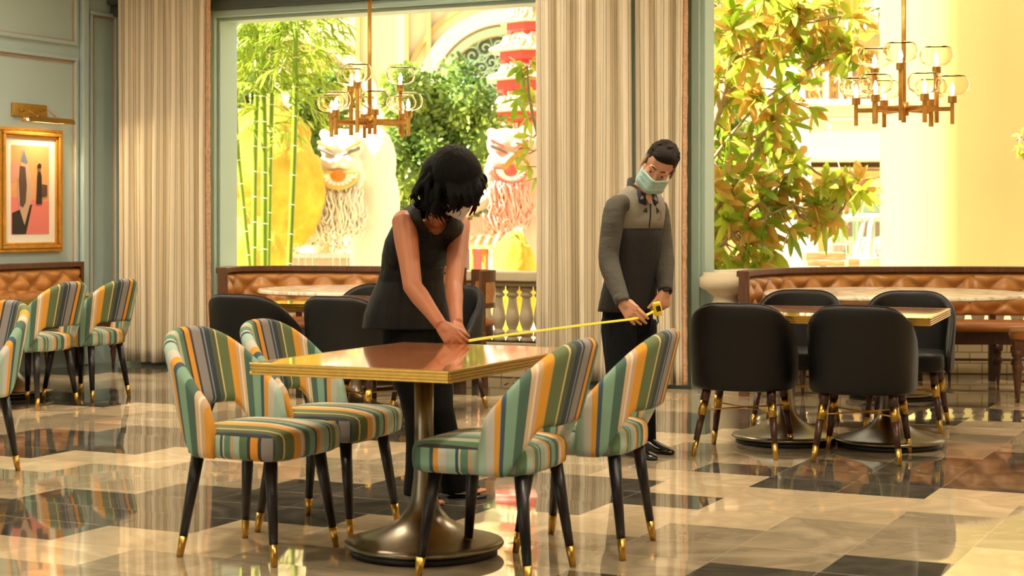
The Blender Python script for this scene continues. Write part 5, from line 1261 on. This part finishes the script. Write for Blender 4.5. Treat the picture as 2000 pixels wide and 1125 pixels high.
# ---- red pavilion with a tiled roof
Yp = 24.0; c = W(985, 520, Yp); base = Vector((c.x, c.y+.4, 0)); t = empty('garden_pavilion', tuple(base)); tag(t, 'low red pavilion with a cream tiled roof behind the woman\'s elbow', 'pavilion')
mb = MB(base); A_, B_, C_, D_ = W(916, 478, Yp), W(1060, 478, Yp), W(1060, 425, Yp+1.2), W(945, 425, Yp+1.2)
mb.add([A_, B_, C_, D_, A_-Vector((0, 0, .06)), B_-Vector((0, 0, .06)), C_-Vector((0, 0, .06)), D_-Vector((0, 0, .06))], [(0, 1, 2, 3), (7, 6, 5, 4), (0, 4, 5, 1), (1, 5, 6, 2), (2, 6, 7, 3), (3, 7, 4, 0)]); rf = mb.build('roof', M['roofcream'], t, smooth=False)
mb = MB(base)
for k in range(9): f_ = k/8; mb.tube([A_.lerp(B_, f_)+Vector((0, -.03, .02)), D_.lerp(C_, f_)+Vector((0, 0, .03))], .03, 8)
mb.build('roof_ribs', M['crate'], rf)
mb = MB(base); mb.box((W(990, 500, Yp+.5).x, Yp+.5, c.z*0+.6), (.9, .1, 1.2)); mb.build('wall', M['red'], t, smooth=False)
mb = MB(base)
for px in (922, 946): q = W(px, 480, Yp+.1); mb.tube([(q.x, q.y, 0), tuple(q)], .035, 10)
mb.build('post', M['orangepaint'], t)
mb = MB(base); q = W(968, 505, Yp+.44); mb.box((q.x, q.y, q.z), (.2, .02, .45)); mb.build('door_panel', M['tooth'], t, smooth=False)
mb = MB(base); q = W(930, 505, Yp+.6); mb.box((q.x, q.y, .6), (.4, .05, 1.2)); mb.build('dark_doorway', M['dark'], t, smooth=False)
# ---- plank fence behind the lion
mb = MB(); q0, q1 = W(436, 505, 22.5), W(705, 505, 22.5); t = empty('plank_fence', (q0.x, 22.5, 0)); tag(t, 'weathered grey plank fence low behind the white lion', 'fence')
mb = MB((q0.x, 22.5, 0)); x = q0.x
while x < q1.x: mb.box((x+.045, 22.5, .42), (.082, .03, .84)); x += .09
mb.build('planks', M['plank'], t, smooth=False)
mb = MB((q0.x, 22.5, 0)); mb.box(((q0.x+q1.x)/2, 22.47, .8), (q1.x-q0.x, .03, .05)); mb.build('top_board', M['plank'], t, smooth=False)
# ---- cream facade with the arched wrought iron fanlight (left view)
FY = 38.0
def FW(px, py, d=0): p = W(px, py, FY); return Vector((p.x, p.y-d, p.z))
cx = W(990, 195, FY); rad = 128*FY/FPX
mb = MB((cx.x, FY, 0)); ns = 32; zt_ = 14
xl, xr = W(380, 0, FY).x, W(1345, 0, FY).x
arc = [Vector((cx.x+rad*math.cos(PI*k/ns), FY, cx.z+rad*math.sin(PI*k/ns))) for k in range(ns+1)]
vs = arc+[Vector((xr, FY, q.z if False else max(cx.z, q.z))) for q in arc[:1]]
poly = [Vector((cx.x+rad, FY, 0))]+arc+[Vector((cx.x-rad, FY, 0)), Vector((xl, FY, 0)), Vector((xl, FY, zt_)), Vector((xr, FY, zt_)), Vector((xr, FY, 0))]
back = [p+Vector((0, .6, 0)) for p in poly]; n_ = len(poly)
t = empty('cream_building', (cx.x, FY, 0)); tag(t, 'cream stucco building with a big arched window grille behind the pagoda', 'building')
# quads between the arch and the outline so that no concave face is needed
mb = MB((cx.x, FY, 0))
for k in range(ns):
    a, b_ = arc[k], arc[k+1]; mb.add([a, b_, Vector((b_.x, FY, zt_)), Vector((a.x, FY, zt_))], [(0, 1, 2, 3)]); mb.add([a, b_, b_+Vector((0, .5, 0)), a+Vector((0, .5, 0))], [(0, 1, 2, 3)])
for xa, xb in ((xl, cx.x-rad), (cx.x+rad, xr)): mb.box(((xa+xb)/2, FY+.25, zt_/2), (xb-xa, .5, zt_))
mb.build('stucco_wall', M['facade'], t, smooth=False)
def archband(r0, r1, out, m_, nm, a0=0, a1=PI, par=None, cc=None, z0=None):
    cc = cc or cx; mb = MB((cx.x, FY, 0)); L1 = []
    for k in range(33):
        a = lerp(a0, a1, k/32); d = Vector((math.cos(a), 0, math.sin(a))); c_ = Vector((cc.x, FY, cc.z)); L1.append([c_+d*r0, c_+d*r0-Vector((0, out, 0)), c_+d*r1-Vector((0, out, 0)), c_+d*r1])
    mb.loft(L1); return mb.build(nm, m_, par or t, smooth=False)
archband(rad, rad+.16, .12, M['grn'], 'arch_frame'); archband(rad+.22, rad+.55, .2, M['facade'], 'arch_moulding'); archband(rad+.75, rad+.85, .12, M['facadeyellow'], 'arch_line')
c2_ = W(560, 250, FY); archband(1.6, 1.75, .15, M['facadeyellow'], 'arch_line', cc=c2_); archband(1.9, 2.2, .2, M['facade'], 'arch_moulding', cc=c2_)
mb = MB((cx.x, FY, 0)); 
for px in (795, 838, 700): q = FW(px, 0); mb.box((q.x, FY-.1, zt_/2), (.10, .2, zt_))
mb.build('pilaster_edge', M['facadeyellow'], t, smooth=False)
mb = MB((cx.x, FY, 0)); mb.box((cx.x, FY+.45, (cx.z+rad)/2), (2*rad+.2, .05, cx.z+rad+.2)); mb.build('dark_glazing', mat('dusky_glazing', '#5f6a60', .3), t, smooth=False)
# scrollwork: radial bars and spirals
mb = MB((cx.x, FY, 0)); C0 = Vector((cx.x, FY+.1, cx.z))
def sp(c_, r0, turns, a0, sg, w_=.022):
    pts = []
    for k in range(26): f_ = k/25; a = a0+sg*turns*2*PI*f_; r_ = r0*(1-.85*f_); pts.append(c_+Vector((r_*math.cos(a), 0, r_*math.sin(a))))
    mb.tube(pts, w_, 5)
for k in range(13):
    a = PI*k/12; d = Vector((math.cos(a), 0, math.sin(a))); mb.tube([C0+d*rad*.25, C0+d*rad], .022, 5)
    if k < 12:
        am = a+PI/24; dm = Vector((math.cos(am), 0, math.sin(am)))
        for r_, s_ in ((.86, .14), (.62, .105), (.42, .07)): sp(C0+dm*rad*r_, rad*s_, 1.4, am, 1 if k % 2 else -1); 
for r_ in (.25, .52, .75): mb.tube([C0+Vector((math.cos(PI*k/24), 0, math.sin(PI*k/24)))*rad*r_ for k in range(25)], .022, 5)
mb.build('wrought_iron_grille', M['grn'], t)
# carved swirls on the pale wall left of the stem
mb = MB((cx.x, FY, 0)); rr = random.Random(8)
for k in range(16):
    q = FW(rr.uniform(590, 690), rr.uniform(85, 190), .02); r_ = rr.uniform(.12, .26); pts = [q+Vector((r_*(1-.8*f/20)*math.cos(f*.45+k), 0, r_*(1-.8*f/20)*math.sin(f*.45+k))) for f in range(21)]; mb.tube(pts, .03, 6)
mb.build('relief_scrolls', M['facadeyellow'], t)
# ---- right view: balcony building
FY2 = 34.0
def G(px, py, d=0): p = W(px, py, FY2); return Vector((p.x, p.y-d, p.z))
bs = G(1680, 500); base = Vector((bs.x, FY2, 0)); t = empty('balcony_building', tuple(base)); tag(t, 'ochre and cream building with an iron balcony and green arched doors at right', 'building')
def gbox(mb, x0, x1, y0, y1, d0, d1):
    a, b_ = G(x0, y1), G(x1, y0); mb.box(((a.x+b_.x)/2, FY2-(d0+d1)/2, (a.z+b_.z)/2), (b_.x-a.x, abs(d1-d0), b_.z-a.z))
mb = MB(base); gbox(mb, 1330, 2250, -220, 560, -.6, 0); mb.build('ochre_wall', M['facadeyellow'], t, smooth=False)
mb = MB(base); gbox(mb, 1330, 2250, 200, 318, 0, .9); gbox(mb, 1330, 2250, 206, 214, 0, 1.0); gbox(mb, 1330, 2250, 236, 241, 0, .95); gbox(mb, 1330, 2250, 300, 318, 0, 1.1); gbox(mb, 1330, 2250, 328, 334, 0, .5); mb.build('cornice', M['facade'], t, smooth=False, bevel=.02)
mb = MB(base); gbox(mb, 1560, 1770, 138, 200, -.0, .03); mb.build('balcony_opening', M['darkglass'], t, smooth=False)
mb = MB(base)
for px in (1604, 1632, 1648): gbox(mb, px-4, px+4, 130, 200, .4, .6)
mb.build('balcony_post', M['facade'], t, smooth=False)
mb = MB(base)
for k in range(7):
    for s_ in (146, 168, 188):
        q = G(1580+k*13+0, s_, .5); r_ = .085; mb.tube([q+Vector((r_*math.cos(2*PI*f/12), 0, r_*math.sin(2*PI*f/12))) for f in range(13)], .012, 5)
for y in (136, 158, 178, 198): mb.tube([G(1560, y, .5), G(1765, y, .5)], .015, 5)
for px in range(1564, 1765, 9): mb.tube([G(px, 136, .5), G(px, 198, .5)], .01, 5)
mb.build('iron_railing', M['dbrass'], t)
def garch(cxp, cyp, rp, m_glass, nm, ring=M['grn']):
    c_ = G(cxp, cyp, .02); r_ = rp*FY2/FPX; mb = MB(base); vs = [c_]+[c_+Vector((r_*math.cos(PI*k/24), 0, r_*math.sin(PI*k/24))) for k in range(25)]; mb.add(vs, [(0, k, k+1) for k in range(1, 25)]); o = mb.build(nm, m_glass, t, smooth=False)
    mb = MB(base)
    for rr0, rr1, dp, mm in ((r_, r_+.07, .08, ring),):
        mb.loft([[c_+Vector((math.cos(a), 0, math.sin(a)))*rr0, c_+Vector((math.cos(a), 0, math.sin(a)))*rr0-Vector((0, dp, 0)), c_+Vector((math.cos(a), 0, math.sin(a)))*rr1-Vector((0, dp, 0)), c_+Vector((math.cos(a), 0, math.sin(a)))*rr1] for a in [PI*k/24 for k in range(25)]])
    for a in (.25, .5, .75): mb.tube([c_-Vector((0, .03, 0)), c_+Vector((math.cos(PI*a), -.03/r_, math.sin(PI*a)))*r_], .02, 5)
    mb.build('arch_frame', ring, o, smooth=False)
    mb = MB(base); mb.loft([[c_+Vector((math.cos(a), 0, math.sin(a)))*(r_+.1), c_+Vector((math.cos(a), 0, math.sin(a)))*(r_+.1)-Vector((0, .15, 0)), c_+Vector((math.cos(a), 0, math.sin(a)))*(r_+.28)-Vector((0, .15, 0)), c_+Vector((math.cos(a), 0, math.sin(a)))*(r_+.28)] for a in [PI*k/24 for k in range(25)]]); mb.build('arch_moulding', M['facade'], o, smooth=False)
garch(1728, 72, 48, mat('olive_glass', '#8a9060', .3), 'upper_fanlight'); garch(1728, 418, 44, mat('fanlight_glass', '#86a08a', .3), 'lower_fanlight')
mb = MB(base); gbox(mb, 1626, 1775, 418, 560, 0, .06); dr = mb.build('green_doors', M['grn'], t, smooth=False)
mb = MB(base)
for px in (1655, 1686, 1717, 1742): gbox(mb, px-8, px+8, 434, 462, .06, .08)
mb.build('door_pane', M['darkglass'], dr, smooth=False)
mb = MB(base)
for px in (1640, 1671, 1702, 1732, 1760): gbox(mb, px-2, px+2, 418, 560, .06, .1)
mb.build('door_moulding', M['grn'], dr, smooth=False)
mb = MB(base); q = G(1694, 336, .9)
mb.add([q+Vector((-.2, 0, 0)), q+Vector((.2, 0, 0)), q+Vector((0, 0, -.14)), q+Vector((-.2, .9, 0)), q+Vector((.2, .9, 0)), q+Vector((0, .9, -.14))], [(0, 1, 2), (5, 4, 3), (0, 2, 5, 3), (1, 4, 5, 2), (0, 3, 4, 1)]); mb.build('keystone', M['facadeyellow'], t, smooth=False)
# far chandelier with candle lamps
q = W(1690, 62, 27); t = empty('candle_chandelier', (q.x, q.y, 5.2)); tag(t, 'distant gold chandelier with many candle lamps seen through the right opening', 'chandelier')
mb = MB((q.x, q.y, 5.2))
for rr0, zz in ((.28, q.z-.0), (.17, q.z+.13)):
    mb.tube([(q.x+rr0*math.cos(2*PI*k/24), q.y+rr0*math.sin(2*PI*k/24), zz) for k in range(25)], .018, 6)
for k in range(3): mb.tube([(q.x+.2*math.cos(k*2.1), q.y+.2*math.sin(k*2.1), q.z+.02), (q.x, q.y, 5.2)], .006, 5)
mb.lathe([(.01, q.z-.16), (.08, q.z-.12), (.14, q.z-.05), (.2, q.z), (.01, q.z)], c=(q.x, q.y, 0), n=16); mb.build('ring_frame', M['dbrass'], t)
for rr0, zz, nn_ in ((.30, q.z+.02, 14), (.18, q.z+.15, 9)):
    for k in range(nn_):
        a = 2*PI*k/nn_; mb = MB((q.x, q.y, 5.2)); mb.lathe([(.012, zz), (.012, zz+.12), (.016, zz+.14), (.003, zz+.18)], c=(q.x+rr0*math.cos(a), q.y+rr0*math.sin(a), 0), n=8); mb.build('candle_lamp', M['bulb'], t)
mb = MB((q.x, q.y, 5.2)); mb.box((q.x, q.y, 5.25), (3, 1, .1)); cb = mb.build('overhead_beam', M['facade'], None, smooth=False); cb.location = (q.x, q.y, 5.2); tag(cb, 'pale overhead beam carrying the distant candle chandelier', 'beam')
mb = MB((q.x, q.y, 5.2)); mb.box((q.x+1.45, q.y, 2.6), (.14, .14, 5.2)); mb.box((q.x-1.45, q.y, 2.6), (.14, .14, 5.2)); mb.build('beam_post', M['facade'], cb, smooth=False)
# ---- yellow column: chamfered shaft, its narrow left face in the sun
Yc = 18.0; xl = W(1763, 0, Yc).x; t = empty('yellow_column', (xl+1.2, Yc+.7, 0)); tag(t, 'massive pale yellow plastered column at the right', 'column')
mb = MB((xl+1.2, Yc+.7, 0)); x1 = W(1858, 0, Yc-.35).x
# narrow left face catches the sun, rounded corner, wide shaded front
prof = [(xl+.02, Yc+1.2), (xl, Yc), (xl+.12, Yc-.22), (x1-.12, Yc-.40), (x1-.04, Yc-.425), (x1+.06, Yc-.43), (x1+.5, Yc-.40), (x1+2.6, Yc-.2), (x1+2.6, Yc+1.2)]
mb.loft([[Vector((x, y, z)) for x, y in prof] for z in (0, 6.2)])
mb.build('shaft', mat('pale_yellow_plaster', '#b3a05e', .85, var=.05, vscale=1.2, bump=.05, bscale=20), t, auto=50)
mb = MB((xl+1.2, Yc+.7, 0)); mb.loft([[Vector(((x-(xl+1.2))*k+xl+1.2, (y-(Yc+.7))*k+Yc+.7, z)) for x, y in prof] for z, k in ((0, 1.06), (.3, 1.06), (.36, 1.0))]); mb.build('column_base', M['facade'], t, smooth=False)
# ---- white leaning panel with a number
t = empty('white_obelisk', tuple(W(1600, 700, 19.5)*1.0)); t.location.z = 0; tb = Vector(t.location); tag(t, 'white leaning slab with small dark numerals behind the magnolia leaves', 'sign')
mb = MB(tb); Ys = 19.5
a, b_, c_, d_ = W(1490, 40, Ys), W(1560, 40, Ys), W(1612, 428+CH*FPX/Ys, Ys), W(1520, 428+CH*FPX/Ys, Ys)
mb.add([a, b_, c_, d_]+[p+Vector((0, .12, 0)) for p in (a, b_, c_, d_)], [(3, 2, 1, 0), (4, 5, 6, 7), (0, 1, 5, 4), (1, 2, 6, 5), (2, 3, 7, 6), (3, 0, 4, 7)]); mb.build('slab', M['white'], t, smooth=False)
def numeral(txt, p, size, par, m_, base_):
    cu_ = bpy.data.curves.new('numeral', 'FONT'); cu_.body = txt; cu_.size = size; cu_.extrude = .004
    oc = bpy.data.objects.new('numeral', cu_); COL.objects.link(oc); bpy.context.view_layer.update(); me_ = bpy.data.meshes.new_from_object(oc); bpy.data.objects.remove(oc); me_.materials.clear(); me_.materials.append(m_)
    o = bpy.data.objects.new('numeral', me_); COL.objects.link(o); o.parent = par; o.location = p-base_; o.rotation_euler = (R(90), 0, 0); return o
numeral('2', W(1557, 150, Ys)-Vector((0, .01, 0)), .11, t, M['dark'], tb); numeral('7', W(1568, 143, Ys)-Vector((0, .01, 0)), .11, t, M['dark'], tb)
# thin white cable
t = empty('hanging_cable', tuple(W(1600, 200, 19))); tag(t, 'thin pale cable slanting down in front of the balcony building', 'cable'); tb = Vector(t.location)
q = W(1648, 360, 19); mb = MB(tb); mb.tube([W(1578, 0, 19), W(1588, 140, 19), W(1625, 270, 19), W(1642, 335, 19), (q.x+.1, 19, 0)], .006, 6); mb.build('cable_wire', M['white'], t)
mb = MB(tb); mb.box(W(1621, 248, 19), (.04, .04, .05)); mb.build('cable_clip', M['white'], t, smooth=False)
# ---- white tubular cart
Yk = 20.0; c = W(1690, 470, Yk); base = Vector((c.x, Yk, 0)); t = empty('white_tube_cart', tuple(base)); tag(t, 'white tubular frame cart parked outside the right opening', 'cart')
def tb_(pl, r_=.03, y=Yk, nm='tube_frame', dy=0): mb = MB(base); mb.tube([W(x, yy, y)+Vector((0, dy, 0)) for x, yy in pl], r_, 10); return mb.build(nm, M['white'], t)
tb_([(1616, 505), (1622, 470), (1652, 428), (1662, 424), (1728, 424), (1736, 432), (1742, 480), (1744, 510)], .045); tb_([(1672, 505), (1688, 425)], .03); tb_([(1697, 505), (1702, 425)], .045); tb_([(1622, 476), (1672, 474)], .02)
mb = MB(base); q = W(1685, 512, Yk); mb.box((q.x, Yk+.2, q.z), (.85, .6, .1)); mb.box((q.x, Yk+.2, q.z/2), (.7, .4, q.z)); mb.build('cart_bed', M['white'], t, smooth=False, bevel=.02)
mb = MB(base); q = W(1640, 486, Yk+.1); mb.box((q.x, q.y, q.z), (.2, .04, .1)); mb.build('grey_panel', M['plank'], t, smooth=False)
# rolled hoops beside it
Yh = 20.6
for i, (px, py, rp) in enumerate(((1688, 492, 26), (1698, 492, 26), (1724, 488, 25), (1734, 486, 25), (1744, 486, 26), (1754, 488, 27))):
    c = W(px, py, Yh); r_ = rp*Yh/FPX; t2 = empty('metal_hoop', tuple(c)); tag(t2, ['pale metal reel, leftmost of the row by the white cart', 'pale metal reel, second from the left by the white cart', 'pale metal reel with the red cloth at its side', 'pale metal reel just right of the one with red cloth', 'pale metal reel, second from the column', 'pale metal reel nearest the yellow column'][i], 'reel', 'metal reels by the white cart')
    mb = MB(c)
    for yy in (-.04, .04): mb.tube([c+Vector((r_*math.cos(2*PI*k/28)*.8, yy+r_*.3*math.cos(2*PI*k/28), r_*math.sin(2*PI*k/28))) for k in range(29)], .014, 7)
    mb.tube([c+Vector((r_*.45*math.cos(2*PI*k/20)*.8, 0, r_*.45*math.sin(2*PI*k/20))) for k in range(21)], .02, 6)
    for k in range(4): a = k*PI/2+.4; mb.tube([c, c+Vector((r_*math.cos(a)*.8, r_*.3*math.cos(a), r_*math.sin(a)))], .008, 5)
    mb.build('reel_rim', M['white'], t2)
    sz = c.z-r_; mb = MB(c); mb.box((c.x, c.y+.02, sz/2), (.06, .3, sz)); mb.build('stand', M['plank'], t2, smooth=False)
t = empty('red_cloth', tuple(W(1725, 490, 20.35))); tag(t, 'crumpled red cloth hanging on the reels', 'cloth'); q = Vector(t.location)
mb = MB(q); mb.ell(q, (.06, .04, .045)); mb.ell(q+Vector((.045, 0, -.04)), (.05, .04, .04)); mb.ell(q+Vector((.09, 0, -.085)), (.045, .035, .04)); mb.build('cloth_folds', M['red'], t, remesh=.008, sm=2)
# ---- crates and stacked timber just beyond the balustrade
Yt = 17.6; t = empty('timber_stack', (W(1608, 0, Yt).x, Yt, 0)); tag(t, 'stack of pale timber boards outside the right opening', 'timber'); tb = Vector(t.location)
q = W(1608, 500, Yt); mb = MB(tb); mb.box((q.x, Yt, q.z), (.41, .3, .075)); mb.build('top_crate', M['crate'], t, smooth=False, bevel=.006)
q = W(1608, 514, Yt); mb = MB(tb); mb.box((q.x, Yt, q.z), (.38, .3, .05)); mb.box((q.x, Yt, q.z/2-.03), (.36, .28, q.z-.06)); mb.build('lower_boards', M['crate'], t, smooth=False, bevel=.006)
q = W(1664, 512, 17.9); t = empty('wooden_block', (q.x, 17.9, 0)); tag(t, 'small wooden block right of the timber stack', 'timber'); mb = MB((q.x, 17.9, 0)); mb.box((q.x, 17.9, q.z/2+.02), (.12, .2, q.z+.04)); mb.build('block_body', M['crate'], t, smooth=False, bevel=.006)
# ---- crumpled dry leaf on the floor by the curtain hem
for px, py, lab in ((1003, 744, 'brown dry leaf on the marble floor near the balusters'), (1030, 738, 'curled dry leaf at the foot of the middle curtain')):
    Yd = CH*FPX/(py-HOR); q = Vector(((px-1000)*Yd/FPX, Yd, .01)); t = empty('dry_leaf', tuple(q)); tag(t, lab, 'leaf', None)
    rr = random.Random(px); mb = MB(q)
    for k in range(5): blade(mb, q+Vector((rr.uniform(-.05, .05), rr.uniform(-.03, .03), .005)), (rr.uniform(-1, 1), rr.uniform(-1, 1), rr.uniform(0, .4)), (0, 0, 1), .07, .014, .1)
    mb.build('leaf_pieces', M['bark'], t, smooth=False)
